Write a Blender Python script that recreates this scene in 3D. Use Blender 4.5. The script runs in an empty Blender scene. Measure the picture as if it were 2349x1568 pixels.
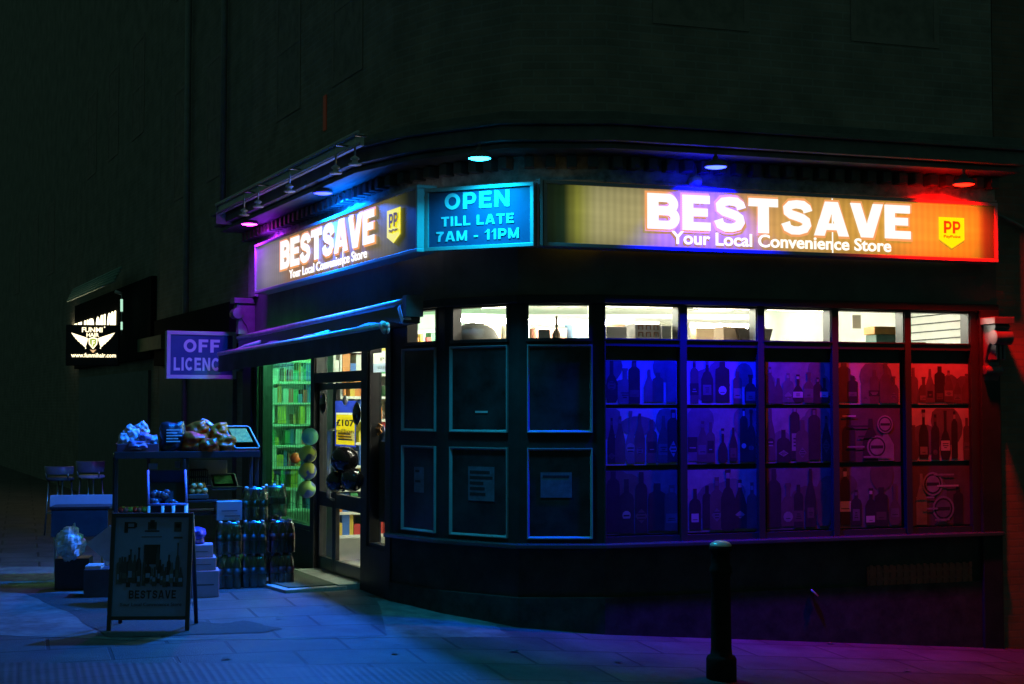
import bpy, math, random
import numpy as np
from mathutils import Vector, Matrix
R = random.Random(7)
sc = bpy.context.scene
COL = sc.collection

# ------------------------------------------------------------------ camera, world, exposure
CAM_H = 1.79
F_PX, W_PX, H_PX, HOR = 3262.0, 2349.0, 1568.0, 930.0      # measured on the photograph
PITCH = math.atan((HOR - H_PX / 2) / F_PX)
cd = bpy.data.cameras.new('camera')
cam = bpy.data.objects.new('camera', cd); COL.objects.link(cam)
cam.location = (0, 0, CAM_H)
cam.rotation_euler = (math.pi / 2 + PITCH, 0, 0)
cd.sensor_width = 36.0
cd.lens = 36.0 * F_PX / W_PX
cd.clip_end = 500
sc.camera = cam
w = bpy.data.worlds.new('World'); sc.world = w; w.use_nodes = True
bg = w.node_tree.nodes['Background']
bg.inputs['Color'].default_value = (0.38, 0.92, 0.74, 1)     # dim green night sky glow over the town
bg.inputs["Strength"].default_value = 0.052
sc.view_settings.view_transform = 'Standard'
sc.view_settings.look = 'None'
sc.view_settings.exposure = 0
sc.view_settings.gamma = 1
sc.cycles.use_denoising = True
sc.cycles.max_bounces = 6
sc.cycles.transparent_max_bounces = 16
sc.cycles.sample_clamp_indirect = 4
sc.cycles.caustics_reflective = False
sc.cycles.caustics_refractive = False

# ------------------------------------------------------------------ measuring helpers
_f = np.array([0, math.cos(PITCH), math.sin(PITCH)]); _u = np.array([0, -math.sin(PITCH), math.cos(PITCH)])
def ray(x, y): return _f + np.array([1., 0, 0]) * (x - W_PX / 2) / F_PX + _u * (H_PX / 2 - y) / F_PX
def at(x, y, Y):
    d = ray(x, y); q = np.array([0, 0, CAM_H]) + d * (Y / d[1]); return Vector(q)
def gz(X, Y):                       # the pavement runs level on the left and falls away to the right
    t = (X + 1.17) / 0.45
    s = 0.45 * (math.log1p(math.exp(t)) if t < 30 else t)
    return -0.10 - 0.085 * s
def ground_at(x, y):
    lo, hi = 3.0, 60.0
    for _ in range(60):
        m = (lo + hi) / 2; p = at(x, y, m)
        if p.z > gz(p.x, p.y): lo = m
        else: hi = m
    return at(x, y, lo)
class Frame:                        # a vertical plane: u runs to the right, n comes out towards the street, z up
    def __init__(s, P, d):
        s.P = np.array([P[0], P[1]], float); d = np.array([d[0], d[1]], float); s.d = d / np.linalg.norm(d)
        s.n = np.array([s.d[1], -s.d[0]])
    def pt(s, u, n, z):
        q = s.P + s.d * u + s.n * n; return Vector((q[0], q[1], z))
    def px(s, x, y, off=0.0):
        d = ray(x, y); P = s.P + s.n * off
        t = (P @ s.n) / (d[:2] @ s.n); q = np.array([0, 0, CAM_H]) + d * t
        return float((q[:2] - s.P) @ s.d), float(q[2])
    def rz(s): return math.atan2(s.d[1], s.d[0])
def meet(P, d, x):
    r = (x - W_PX / 2) / F_PX; P = np.array(P[:2]); d = np.array(d, float)
    return P + d * ((P[0] - r * P[1]) / (r * d[1] - d[0]))
_s0 = at(1385, 930, 12.95); S0 = np.array([_s0.x, _s0.y])
S1 = meet(S0, (-1, 0), 1190); S2 = meet(S1, (-1.43, 1), 1020); S3 = meet(S2, (-.85, 1), 900)
FR = Frame(S0, (3.104, 1)); FC = Frame(S0, (1, 0)); FB = Frame(S2, S1 - S2); FA = Frame(S3, S2 - S3); FL = Frame(S3, (.4825, -1))
LA = float(np.linalg.norm(S2 - S3)); LB = float(np.linalg.norm(S1 - S2)); LC = float(np.linalg.norm(S1 - S0))
U_LEFT, U_RIGHT = -5.25, 4.22

# ------------------------------------------------------------------ materials
def nodes_of(m):
    m.use_nodes = True; nt = m.node_tree; return nt, nt.nodes, nt.links
MATS = {}
def mat(name, col, rough=0.6, metal=0.0, var=0.25, scale=6.0, bump=0.0, spec=0.5, coat=0.0, sheen=0.0):
    if name in MATS: return MATS[name]
    m = bpy.data.materials.new(name); nt, N, L = nodes_of(m); b = N['Principled BSDF']
    b.inputs['Roughness'].default_value = rough; b.inputs['Metallic'].default_value = metal
    b.inputs['Specular IOR Level'].default_value = spec
    b.inputs['Coat Weight'].default_value = coat
    tc = N.new('ShaderNodeTexCoord'); nz = N.new('ShaderNodeTexNoise')
    nz.inputs['Scale'].default_value = scale; nz.inputs['Detail'].default_value = 6; nz.inputs['Roughness'].default_value = .65
    L.new(tc.outputs['Object'], nz.inputs['Vector'])
    rp = N.new('ShaderNodeValToRGB'); c = np.array(col)
    rp.color_ramp.elements[0].position = .3; rp.color_ramp.elements[1].position = .72
    rp.color_ramp.elements[0].color = (*(c * (1 - var)), 1); rp.color_ramp.elements[1].color = (*np.minimum(c * (1 + var), 1), 1)
    L.new(nz.outputs['Fac'], rp.inputs['Fac']); L.new(rp.outputs['Color'], b.inputs['Base Color'])
    if bump:
        bp = N.new('ShaderNodeBump'); bp.inputs['Strength'].default_value = bump; bp.inputs['Distance'].default_value = .02
        L.new(nz.outputs['Fac'], bp.inputs['Height']); L.new(bp.outputs['Normal'], b.inputs['Normal'])
    MATS[name] = m; return m
def emit(name, col, strength):
    if name in MATS: return MATS[name]
    m = bpy.data.materials.new(name); nt, N, L = nodes_of(m); b = N['Principled BSDF']
    b.inputs['Base Color'].default_value = (.08, .08, .08, 1); b.inputs['Roughness'].default_value = .6
    b.inputs['Emission Color'].default_value = (*col, 1); b.inputs['Emission Strength'].default_value = strength
    MATS[name] = m; return m
def clear(name, tint=(1, 1, 1), gloss=0.08, rough=0.02):
    if name in MATS: return MATS[name]
    m = bpy.data.materials.new(name); nt, N, L = nodes_of(m); N.remove(N['Principled BSDF'])
    t = N.new('ShaderNodeBsdfTransparent'); t.inputs['Color'].default_value = (*tint, 1)
    g = N.new('ShaderNodeBsdfGlossy'); g.inputs['Roughness'].default_value = rough
    fr = N.new('ShaderNodeFresnel'); fr.inputs['IOR'].default_value = 1.5
    ad = N.new('ShaderNodeMath'); ad.operation = 'ADD'; ad.use_clamp = True; ad.inputs[1].default_value = gloss
    L.new(fr.outputs[0], ad.inputs[0])
    mx = N.new('ShaderNodeMixShader'); L.new(ad.outputs[0], mx.inputs['Fac']); L.new(t.outputs[0], mx.inputs[1]); L.new(g.outputs[0], mx.inputs[2])
    L.new(mx.outputs[0], N['Material Output'].inputs['Surface']); MATS[name] = m; return m
def paper(name, col):
    m = bpy.data.materials.new(name); nt, N, L = nodes_of(m); N.remove(N['Principled BSDF'])
    d = N.new('ShaderNodeBsdfDiffuse'); t = N.new('ShaderNodeBsdfTranslucent'); mx = N.new('ShaderNodeMixShader'); mx.inputs[0].default_value = .6
    nz = N.new('ShaderNodeTexNoise'); nz.inputs['Scale'].default_value = 9; tc = N.new('ShaderNodeTexCoord'); L.new(tc.outputs['Object'], nz.inputs['Vector'])
    rp = N.new('ShaderNodeValToRGB'); c = np.array(col); rp.color_ramp.elements[0].color = (*(c * .8), 1); rp.color_ramp.elements[1].color = (*np.minimum(c * 1.15, 1), 1); L.new(nz.outputs['Fac'], rp.inputs['Fac'])
    L.new(rp.outputs['Color'], d.inputs['Color']); L.new(rp.outputs['Color'], t.inputs['Color']); L.new(d.outputs[0], mx.inputs[1]); L.new(t.outputs[0], mx.inputs[2])
    L.new(mx.outputs[0], N['Material Output'].inputs['Surface']); MATS[name] = m; return m
def brick(name, c1, c2, mortar, scale=1.0):
    if name in MATS: return MATS[name]
    m = bpy.data.materials.new(name); nt, N, L = nodes_of(m); b = N['Principled BSDF']; b.inputs['Roughness'].default_value = .85
    tc = N.new('ShaderNodeTexCoord'); bt = N.new('ShaderNodeTexBrick')
    bt.inputs['Color1'].default_value = (*c1, 1); bt.inputs['Color2'].default_value = (*c2, 1); bt.inputs['Mortar'].default_value = (*mortar, 1)
    bt.inputs['Scale'].default_value = scale; bt.inputs['Brick Width'].default_value = .225; bt.inputs['Row Height'].default_value = .075
    bt.inputs['Mortar Size'].default_value = .009; bt.inputs['Bias'].default_value = -.1
    L.new(tc.outputs['UV'], bt.inputs['Vector'])
    nz = N.new('ShaderNodeTexNoise'); nz.inputs['Scale'].default_value = 2.5; nz.inputs['Detail'].default_value = 8
    L.new(tc.outputs['UV'], nz.inputs['Vector'])
    mx = N.new('ShaderNodeMix'); mx.data_type = 'RGBA'; mx.blend_type = 'MULTIPLY'; mx.inputs['Factor'].default_value = .7
    rp = N.new('ShaderNodeValToRGB'); rp.color_ramp.elements[0].position = .3; rp.color_ramp.elements[0].color = (.45, .45, .45, 1); rp.color_ramp.elements[1].position = .7
    L.new(nz.outputs['Fac'], rp.inputs['Fac']); L.new(bt.outputs['Color'], mx.inputs['A']); L.new(rp.outputs['Color'], mx.inputs['B'])
    L.new(mx.outputs['Result'], b.inputs['Base Color'])
    bp = N.new('ShaderNodeBump'); bp.inputs['Strength'].default_value = .6; bp.inputs['Distance'].default_value = .01; bp.invert = True
    L.new(bt.outputs['Fac'], bp.inputs['Height']); L.new(bp.outputs['Normal'], b.inputs['Normal'])
    MATS[name] = m; return m

# ------------------------------------------------------------------ mesh builder
class MB:
    def __init__(s): s.v = []; s.f = []; s.m = []; s.sm = []; s.uv = []; s.cur = 0; s.smooth = False
    def add(s, vs, fs, uvs=None):
        o = len(s.v); s.v += [Vector(p) for p in vs]
        for k, f in enumerate(fs):
            s.f.append([o + i for i in f]); s.m.append(s.cur); s.sm.append(s.smooth); s.uv.append(uvs[k] if uvs else None)
    def hexa(s, p):                  # eight corners: bottom four then top four, both the same way round
        s.add(p, [(3, 2, 1, 0), (4, 5, 6, 7), (0, 1, 5, 4), (1, 2, 6, 5), (2, 3, 7, 6), (3, 0, 4, 7)])
    def fbox(s, F, u0, u1, n0, n1, z0, z1):
        s.hexa([F.pt(u0, n1, z0), F.pt(u1, n1, z0), F.pt(u1, n0, z0), F.pt(u0, n0, z0),
                F.pt(u0, n1, z1), F.pt(u1, n1, z1), F.pt(u1, n0, z1), F.pt(u0, n0, z1)])
    def box(s, x0, x1, y0, y1, z0, z1):
        s.hexa([(x0, y0, z0), (x1, y0, z0), (x1, y1, z0), (x0, y1, z0), (x0, y0, z1), (x1, y0, z1), (x1, y1, z1), (x0, y1, z1)])
    def quad(s, a, b, c, d, uv=None): s.add([a, b, c, d], [(0, 1, 2, 3)], [uv] if uv else None)
    def fquad(s, F, u0, u1, n, z0, z1, uv=None):
        s.quad(F.pt(u0, n, z0), F.pt(u1, n, z0), F.pt(u1, n, z1), F.pt(u0, n, z1), uv)
    def fpoly(s, F, poly, n): s.add([F.pt(u, n, z) for u, z in poly], [tuple(range(len(poly)))])
    def fprism(s, F, poly, n0, n1):  # poly (u,z) counter-clockwise seen from the street
        k = len(poly); s.add([F.pt(u, n1, z) for u, z in poly] + [F.pt(u, n0, z) for u, z in poly],
              [tuple(range(k)), tuple(range(2 * k - 1, k - 1, -1))] + [(i, k + i, k + (i + 1) % k, (i + 1) % k) for i in range(k)])
    def tube(s, pts, r, seg=8, caps=True):
        pts = [Vector(p) for p in pts]; rs = r if isinstance(r, (list, tuple)) else [r] * len(pts); vs = []; fs = []
        for i, p in enumerate(pts):
            t = (pts[min(i + 1, len(pts) - 1)] - pts[max(i - 1, 0)]).normalized()
            a = t.cross(Vector((0, 0, 1)));  a = a if a.length > .05 else t.cross(Vector((1, 0, 0))); a.normalize(); b = t.cross(a)
            for k in range(seg):
                an = 2 * math.pi * k / seg; vs.append(p + (a * math.cos(an) + b * math.sin(an)) * rs[i])
        for i in range(len(pts) - 1):
            for k in range(seg):
                fs.append((i * seg + k, i * seg + (k + 1) % seg, (i + 1) * seg + (k + 1) % seg, (i + 1) * seg + k))
        if caps: fs += [tuple(range(seg - 1, -1, -1)), tuple((len(pts) - 1) * seg + k for k in range(seg))]
        o = s.smooth; s.smooth = seg > 5; s.add(vs, fs); s.smooth = o
    def lathe(s, c, prof, seg=20, M=None):
        c = Vector(c); vs = []; fs = []
        for r, z in prof:
            for k in range(seg):
                a = 2 * math.pi * k / seg; p = Vector((r * math.cos(a), r * math.sin(a), z)); vs.append(c + (M @ p if M else p))
        for i in range(len(prof) - 1):
            for k in range(seg):
                fs.append((i * seg + k, i * seg + (k + 1) % seg, (i + 1) * seg + (k + 1) % seg, (i + 1) * seg + k))
        if prof[0][0] > 1e-4: fs.append(tuple(range(seg - 1, -1, -1)))
        if prof[-1][0] > 1e-4: fs.append(tuple((len(prof) - 1) * seg + k for k in range(seg)))
        o = s.smooth; s.smooth = True; s.add(vs, fs); s.smooth = o
    def ball(s, c, r, seg=18, sz=1.0, M=None):
        s.lathe(c, [(max(1e-5, r * math.sin(math.pi * i / 10)), -r * sz * math.cos(math.pi * i / 10)) for i in range(11)], seg, M)
    def build(s, name, mats, parent=None, world=True, origin=None, bev=0.0):
        off = Vector((0, 0, 0))
        if parent is not None and world:
            p = parent
            while p is not None: off += p.location; p = p.parent
        elif parent is None:
            if origin is None:
                P = np.array([tuple(v) for v in s.v]); origin = ((P[:, 0].min() + P[:, 0].max()) / 2, (P[:, 1].min() + P[:, 1].max()) / 2, P[:, 2].min())
            off = Vector(origin)
        me = bpy.data.meshes.new(name); me.from_pydata([tuple(v - off) for v in s.v], [], s.f)
        if any(u for u in s.uv):
            ul = me.uv_layers.new(name='UVMap'); k = 0
            for fi, f in enumerate(s.f):
                for j in range(len(f)):
                    if s.uv[fi]: ul.data[k].uv = s.uv[fi][j]
                    k += 1
        for m in (mats if isinstance(mats, (list, tuple)) else [mats]): me.materials.append(m)
        me.polygons.foreach_set('material_index', s.m); me.polygons.foreach_set('use_smooth', s.sm); me.update()
        o = bpy.data.objects.new(name, me); COL.objects.link(o)
        if parent is not None: o.parent = parent
        else: o.location = off
        if bev:
            b = o.modifiers.new('bevel', 'BEVEL'); b.width = bev; b.segments = 2; b.limit_method = 'ANGLE'
        return o
def tag(o, label=None, cat=None, group=None, kind=None):
    if label: o['label'] = label
    if cat: o['category'] = cat
    if group: o['group'] = group
    if kind: o['kind'] = kind
    return o
def thing(name, loc, label, cat, group=None, rz=0.0):
    o = bpy.data.objects.new(name, None); COL.objects.link(o); o.location = loc; o.rotation_euler = (0, 0, rz); o.empty_display_size = .1
    return tag(o, label, cat, group)
def copy_tree(o, parent=None):
    c = o.copy(); COL.objects.link(c)
    if parent is not None: c.parent = parent
    for ch in list(o.children): copy_tree(ch, c)
    return c

# text outlines, fitted to a measured box on a plane
def text_mesh(mb, F, body, u0, u1, n0, n1, z0, z1, bold=0.03, spacing=1.0, z0r=None, z1r=None):
    cu = bpy.data.curves.new('lettering', 'FONT'); cu.body = body; cu.size = 1; cu.offset = bold; cu.space_character = spacing
    cu.extrude = .5; cu.resolution_u = 4; cu.fill_mode = 'BOTH'
    ob = bpy.data.objects.new('lettering', cu); COL.objects.link(ob)
    dg = bpy.context.evaluated_depsgraph_get(); dg.update(); me = bpy.data.meshes.new_from_object(ob.evaluated_get(dg))
    V = np.array([tuple(v.co) for v in me.vertices]); a, b = V.min(0), V.max(0)
    for p in me.polygons: pass
    out = []
    for x, y, z in V:
        tu = (x - a[0]) / (b[0] - a[0]); tz = (y - a[1]) / (b[1] - a[1]); tn = (z - a[2]) / (b[2] - a[2])
        zl = z0 if z0r is None else z0 + (z0r - z0) * tu; zh = z1 if z1r is None else z1 + (z1r - z1) * tu
        out.append(F.pt(u0 + (u1 - u0) * tu, n0 + (n1 - n0) * tn, zl + (zh - zl) * tz))
    mb.add(out, [tuple(p.vertices) for p in me.polygons])
    bpy.data.objects.remove(ob); bpy.data.curves.remove(cu); bpy.data.meshes.remove(me)
def text_px(mb, F, body, x0, yt0, yb0, x1, yt1, yb1, off, depth=.006, bold=.03, spacing=1.0):
    u0, za = F.px(x0, yb0, off); _, zb = F.px(x0, yt0, off); u1, zc = F.px(x1, yb1, off); _, zd = F.px(x1, yt1, off)
    z0 = (za + zc) / 2; z1 = (zb + zd) / 2
    text_mesh(mb, F, body, u0, u1, off, off + depth, z0, z1, bold, spacing)

# heavy grotesque capitals drawn as thick strokes; each entry: width, strokes (thickness, points), unit height
def _arc(cx, cy, rx, ry, a0, a1, n=14): return [(cx + rx * math.cos(math.radians(a0 + (a1 - a0) * k / n)), cy + ry * math.sin(math.radians(a0 + (a1 - a0) * k / n))) for k in range(n + 1)]
_S = [(.795, .665), (.755, .785), (.64, .865), (.45, .89), (.27, .85), (.175, .755), (.19, .645), (.29, .575), (.45, .53), (.62, .475), (.735, .40), (.76, .29), (.69, .175), (.52, .11), (.33, .115), (.18, .19), (.125, .34)]
GL = {'B': (.88, [(.27, [(.135, 0), (.135, 1)]), (.22, [(.10, .89), (.48, .89)] + _arc(.50, .705, .215, .185, 90, -90) + [(.10, .52)]), (.22, [(.10, .515), (.52, .515)] + _arc(.54, .3125, .215, .2025, 90, -90) + [(.10, .11)])]),
 'E': (.78, [(.27, [(.135, 0), (.135, 1)]), (.22, [(.1, .89), (.76, .89)]), (.20, [(.1, .515), (.70, .515)]), (.22, [(.1, .11), (.78, .11)])]),
 'S': (.90, [(.225, _S)]), 'T': (.86, [(.22, [(0, .89), (.86, .89)]), (.28, [(.43, 0), (.43, .95)])]),
 'A': (1.0, [(.27, [(.13, 0), (.46, 1)]), (.27, [(.87, 0), (.54, 1)]), (.17, [(.24, .27), (.76, .27)])]), 'V': (.96, [(.27, [(.13, 1), (.45, 0)]), (.27, [(.83, 1), (.51, 0)])]),
 'O': (.98, [(.24, _arc(.49, .5, .37, .385, 0, 360, 28))]), 'P': (.84, [(.27, [(.135, 0), (.135, 1)]), (.22, [(.1, .89), (.48, .89)] + _arc(.49, .64, .23, .25, 90, -90) + [(.1, .39)])]),
 'N': (.92, [(.25, [(.125, 0), (.125, 1)]), (.25, [(.795, 0), (.795, 1)]), (.25, [(.14, .98), (.78, .02)])]), 'I': (.28, [(.28, [(.14, 0), (.14, 1)])]),
 'L': (.74, [(.27, [(.135, 0), (.135, 1)]), (.22, [(.1, .11), (.74, .11)])]), 'F': (.74, [(.27, [(.135, 0), (.135, 1)]), (.22, [(.1, .89), (.74, .89)]), (.20, [(.1, .50), (.66, .50)])]),
 'M': (1.06, [(.24, [(.12, 0), (.12, 1)]), (.24, [(.94, 0), (.94, 1)]), (.23, [(.14, .98), (.53, .06)]), (.23, [(.92, .98), (.53, .06)])]),
 'C': (.92, [(.24, _arc(.48, .5, .36, .385, 42, 318, 22))]), '7': (.74, [(.22, [(0, .89), (.74, .89)]), (.25, [(.62, .88), (.34, .5), (.28, 0)])]),
 '1': (.50, [(.25, [(.36, 0), (.36, 1)]), (.18, [(.02, .68), (.34, .92)])]), '-': (.40, [(.20, [(0, .38), (.40, .38)])]), ' ': (.36, []), 'Y': (.9, [(.26, [(.45, 0), (.45, .5)]), (.25, [(.11, 1), (.45, .44)]), (.25, [(.79, 1), (.45, .44)])]),
 'D': (.92, [(.27, [(.135, 0), (.135, 1)]), (.23, [(.1, .885), (.42, .885)] + _arc(.42, .5, .37, .385, 90, -90, 16) + [(.1, .115)])]), 'U': (.90, [(.25, [(.125, 1), (.125, .38)] + _arc(.45, .38, .325, .27, 180, 360, 14) + [(.775, 1)])]), 'R': (.92, [(.27, [(.135, 0), (.135, 1)]), (.22, [(.1, .89), (.48, .89)] + _arc(.49, .66, .23, .23, 90, -90) + [(.1, .43)]), (.26, [(.44, .42), (.77, 0)])]), 'H': (.9, [(.26, [(.13, 0), (.13, 1)]), (.26, [(.77, 0), (.77, 1)]), (.22, [(.1, .51), (.8, .51)])])}
def heavy(mb, F, body, u0, u1, n0, n1, z0, z1, gap=.11, k=1.0):
    tot = sum(GL[c][0] for c in body) + gap * (len(body) - 1); sx = (u1 - u0) / tot; sz = z1 - z0; x0 = 0.0; lay = 0
    for c in body:
        for th, pts in GL[c][1]:
            th = th * k; n = len(pts); closed = n > 3 and math.dist(pts[0], pts[-1]) < 1e-6; Lf, Rt_ = [], []
            diag = n == 2 and abs(pts[0][0] - pts[1][0]) > .05 and abs(pts[0][1] - pts[1][1]) > .05
            for i, (x, y) in enumerate(pts):
                a = pts[i - 1] if i else (pts[-2] if closed else pts[0]); e = pts[i + 1] if i < n - 1 else (pts[1] if closed else pts[-1])
                dx, dy = e[0] - a[0], e[1] - a[1]; l = math.hypot(dx, dy) or 1
                if diag: ox, oy = th / 2 * (1 if dy > 0 else -1) * -1, 0.0
                else: ox, oy = -dy / l * th / 2, dx / l * th / 2
                Lf.append((x + ox, y + oy)); Rt_.append((x - ox, y - oy))
            N1 = n1 + .0004 * (lay % 3); lay += 1
            cl = lambda p: F.pt(u0 + (x0 + p[0]) * sx, 0, 0)
            W_ = lambda p, nn: F.pt(u0 + (x0 + min(max(p[0], -.02), GL[c][0] + .02)) * sx, nn, z0 + min(max(p[1], 0), 1) * sz)
            vs = [W_(p, N1) for p in Lf] + [W_(p, N1) for p in Rt_] + [W_(p, n0) for p in Lf] + [W_(p, n0) for p in Rt_]; fs = []
            for i in range(n - 1):
                fs += [(i, n + i, n + i + 1, i + 1), (i, i + 1, 2 * n + i + 1, 2 * n + i), (n + i + 1, n + i, 3 * n + i, 3 * n + i + 1)]
            if not closed: fs += [(0, 2 * n, 3 * n, n), (n - 1, 2 * n - 1, 4 * n - 1, 3 * n - 1)]
            mb.add(vs, fs)
        x0 += GL[c][0] + gap
def heavy_px(mb, F, body, x0, yt0, yb0, x1, yt1, yb1, off, depth=.006, gap=.11, k=1.0):
    u0, za = F.px(x0, yb0, off); _, zb = F.px(x0, yt0, off); u1, zc = F.px(x1, yb1, off); _, zd = F.px(x1, yt1, off)
    heavy(mb, F, body, u0, u1, off, off + depth, (za + zc) / 2, (zb + zd) / 2, gap, k)

# ------------------------------------------------------------------ palette
M_PAINT = mat('dark paint', (.020, .023, .024), .5, var=.4, scale=3, bump=.05, spec=.22)
M_PAINT2 = mat('dark fascia paint', (.095, .105, .098), .85, var=.3, scale=2.5, bump=.05)
M_GREYFR = mat('grey window frame', (.02, .021, .023), .5, var=.12, scale=5)
M_DARKPANE = mat('dark pane', (.022, .025, .028), .28, var=.7, scale=3.5, bump=.02, spec=.25)
M_WHITE = mat('white wall', (.78, .77, .72), .7, var=.06)
M_CEIL = mat('ceiling white', (.8, .79, .74), .8, var=.05)
M_GLASS = clear('window glass')
M_ALU = mat('aluminium frame', (.55, .56, .58), .35, .6, var=.1)
M_BLACK = mat('black plastic', (.02, .02, .022), .3, var=.2)
M_STEEL = mat('steel', (.5, .5, .5), .3, .9, var=.1)
M_BRICK = brick('upper brick', (.33, .275, .23), (.27, .23, .20), (.33, .31, .28))
M_BRICK2 = brick('side brick', (.26, .17, .13), (.21, .14, .11), (.20, .17, .15))
M_RENDER = mat('dark render', (.13, .13, .12), .85, var=.35, scale=1.2, bump=.1)
M_CARD = mat('cardboard', (.42, .30, .19), .8, var=.1)
M_WCARD = mat('white cardboard', (.62, .6, .58), .7, var=.08)

# ------------------------------------------------------------------ ground
def pave_material():
    m = bpy.data.materials.new('paving slabs'); nt, N, L = nodes_of(m); b = N['Principled BSDF']
    tc = N.new('ShaderNodeTexCoord'); mp = N.new('ShaderNodeMapping'); mp.inputs['Rotation'].default_value = (0, 0, math.radians(-19)); mp.inputs['Location'].default_value = (.23, .33, 0)
    L.new(tc.outputs['Object'], mp.inputs['Vector'])
    bt = N.new('ShaderNodeTexBrick'); bt.inputs['Scale'].default_value = 1; bt.inputs['Brick Width'].default_value = .9; bt.inputs['Row Height'].default_value = .6
    bt.inputs['Mortar Size'].default_value = .017; bt.inputs['Mortar Smooth'].default_value = .3
    bt.inputs['Color1'].default_value = (.112, .11, .106, 1); bt.inputs['Color2'].default_value = (.08, .079, .076, 1); bt.inputs['Mortar'].default_value = (.022, .022, .02, 1)
    L.new(mp.outputs['Vector'], bt.inputs['Vector'])
    nz = N.new('ShaderNodeTexNoise'); nz.inputs['Scale'].default_value = 2.2; nz.inputs['Detail'].default_value = 9; nz.inputs['Roughness'].default_value = .7
    L.new(tc.outputs['Object'], nz.inputs['Vector'])
    rp = N.new('ShaderNodeValToRGB'); rp.color_ramp.elements[0].position = .36; rp.color_ramp.elements[0].color = (.32, .32, .32, 1); rp.color_ramp.elements[1].position = .64
    L.new(nz.outputs['Fac'], rp.inputs['Fac'])
    n2 = N.new('ShaderNodeTexNoise'); n2.inputs['Scale'].default_value = 90; n2.inputs['Detail'].default_value = 3; L.new(tc.outputs['Object'], n2.inputs['Vector'])
    r2 = N.new('ShaderNodeValToRGB'); r2.color_ramp.elements[0].position = .3; r2.color_ramp.elements[0].color = (.6, .6, .6, 1); r2.color_ramp.elements[1].position = .65
    L.new(n2.outputs['Fac'], r2.inputs['Fac'])
    mx = N.new('ShaderNodeMix'); mx.data_type = 'RGBA'; mx.blend_type = 'MULTIPLY'; mx.inputs['Factor'].default_value = .8
    L.new(bt.outputs['Color'], mx.inputs['A']); L.new(rp.outputs['Color'], mx.inputs['B'])
    m2 = N.new('ShaderNodeMix'); m2.data_type = 'RGBA'; m2.blend_type = 'MULTIPLY'; m2.inputs['Factor'].default_value = .7
    L.new(mx.outputs['Result'], m2.inputs['A']); L.new(r2.outputs['Color'], m2.inputs['B']); 
    vo = N.new('ShaderNodeTexVoronoi'); vo.inputs['Scale'].default_value = 3.2; vo.inputs['Randomness'].default_value = 1; L.new(tc.outputs['Object'], vo.inputs['Vector'])
    vr = N.new('ShaderNodeValToRGB'); vr.color_ramp.elements[0].position = .07; vr.color_ramp.elements[0].color = (.35, .35, .35, 1); vr.color_ramp.elements[1].position = .10; vr.color_ramp.elements[1].color = (1, 1, 1, 1); L.new(vo.outputs['Distance'], vr.inputs['Fac'])
    m3 = N.new('ShaderNodeMix'); m3.data_type = 'RGBA'; m3.blend_type = 'MULTIPLY'; m3.inputs['Factor'].default_value = .8; L.new(m2.outputs['Result'], m3.inputs['A']); L.new(vr.outputs['Color'], m3.inputs['B']); L.new(m3.outputs['Result'], b.inputs['Base Color'])
    b.inputs['Roughness'].default_value = .62
    hb = N.new('ShaderNodeMath'); hb.operation = 'SUBTRACT'; L.new(n2.outputs['Fac'], hb.inputs[0]); L.new(bt.outputs['Fac'], hb.inputs[1])
    bp = N.new('ShaderNodeBump'); bp.inputs['Strength'].default_value = .5; bp.inputs['Distance'].default_value = .012
    L.new(hb.outputs[0], bp.inputs['Height']); L.new(bp.outputs['Normal'], b.inputs['Normal'])
    return m
def rib_material():
    m = bpy.data.materials.new('ribbed paving'); nt, N, L = nodes_of(m); b = N['Principled BSDF']
    tc = N.new('ShaderNodeTexCoord'); mp = N.new('ShaderNodeMapping'); mp.inputs['Rotation'].default_value = (0, 0, math.radians(-19))
    L.new(tc.outputs['Object'], mp.inputs['Vector'])
    wv = N.new('ShaderNodeTexWave'); wv.bands_direction = 'X'; wv.inputs['Scale'].default_value = 5.2; wv.inputs['Distortion'].default_value = .6; wv.inputs['Detail'].default_value = 2
    L.new(mp.outputs['Vector'], wv.inputs['Vector'])
    bt = N.new('ShaderNodeTexBrick'); bt.inputs['Scale'].default_value = 1; bt.inputs['Brick Width'].default_value = .4; bt.inputs['Row Height'].default_value = .4; bt.offset = 0
    bt.inputs['Mortar Size'].default_value = .012; bt.inputs['Color1'].default_value = (.105, .103, .098, 1); bt.inputs['Color2'].default_value = (.08, .078, .075, 1); bt.inputs['Mortar'].default_value = (.05, .05, .05, 1)
    L.new(mp.outputs['Vector'], bt.inputs['Vector'])
    nz = N.new('ShaderNodeTexNoise'); nz.inputs['Scale'].default_value = 3; nz.inputs['Detail'].default_value = 9; L.new(tc.outputs['Object'], nz.inputs['Vector'])
    rp = N.new('ShaderNodeValToRGB'); rp.color_ramp.elements[0].position = .3; rp.color_ramp.elements[0].color = (.4, .4, .4, 1); rp.color_ramp.elements[1].position = .7
    L.new(nz.outputs['Fac'], rp.inputs['Fac'])
    mx = N.new('ShaderNodeMix'); mx.data_type = 'RGBA'; mx.blend_type = 'MULTIPLY'; mx.inputs['Factor'].default_value = .85
    L.new(bt.outputs['Color'], mx.inputs['A']); L.new(rp.outputs['Color'], mx.inputs['B']); L.new(mx.outputs['Result'], b.inputs['Base Color'])
    b.inputs['Roughness'].default_value = .6
    bp = N.new('ShaderNodeBump'); bp.inputs['Strength'].default_value = .3; bp.inputs['Distance'].default_value = .006
    L.new(wv.outputs['Fac'], bp.inputs['Height']); L.new(bp.outputs['Normal'], b.inputs['Normal'])
    return m
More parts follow.
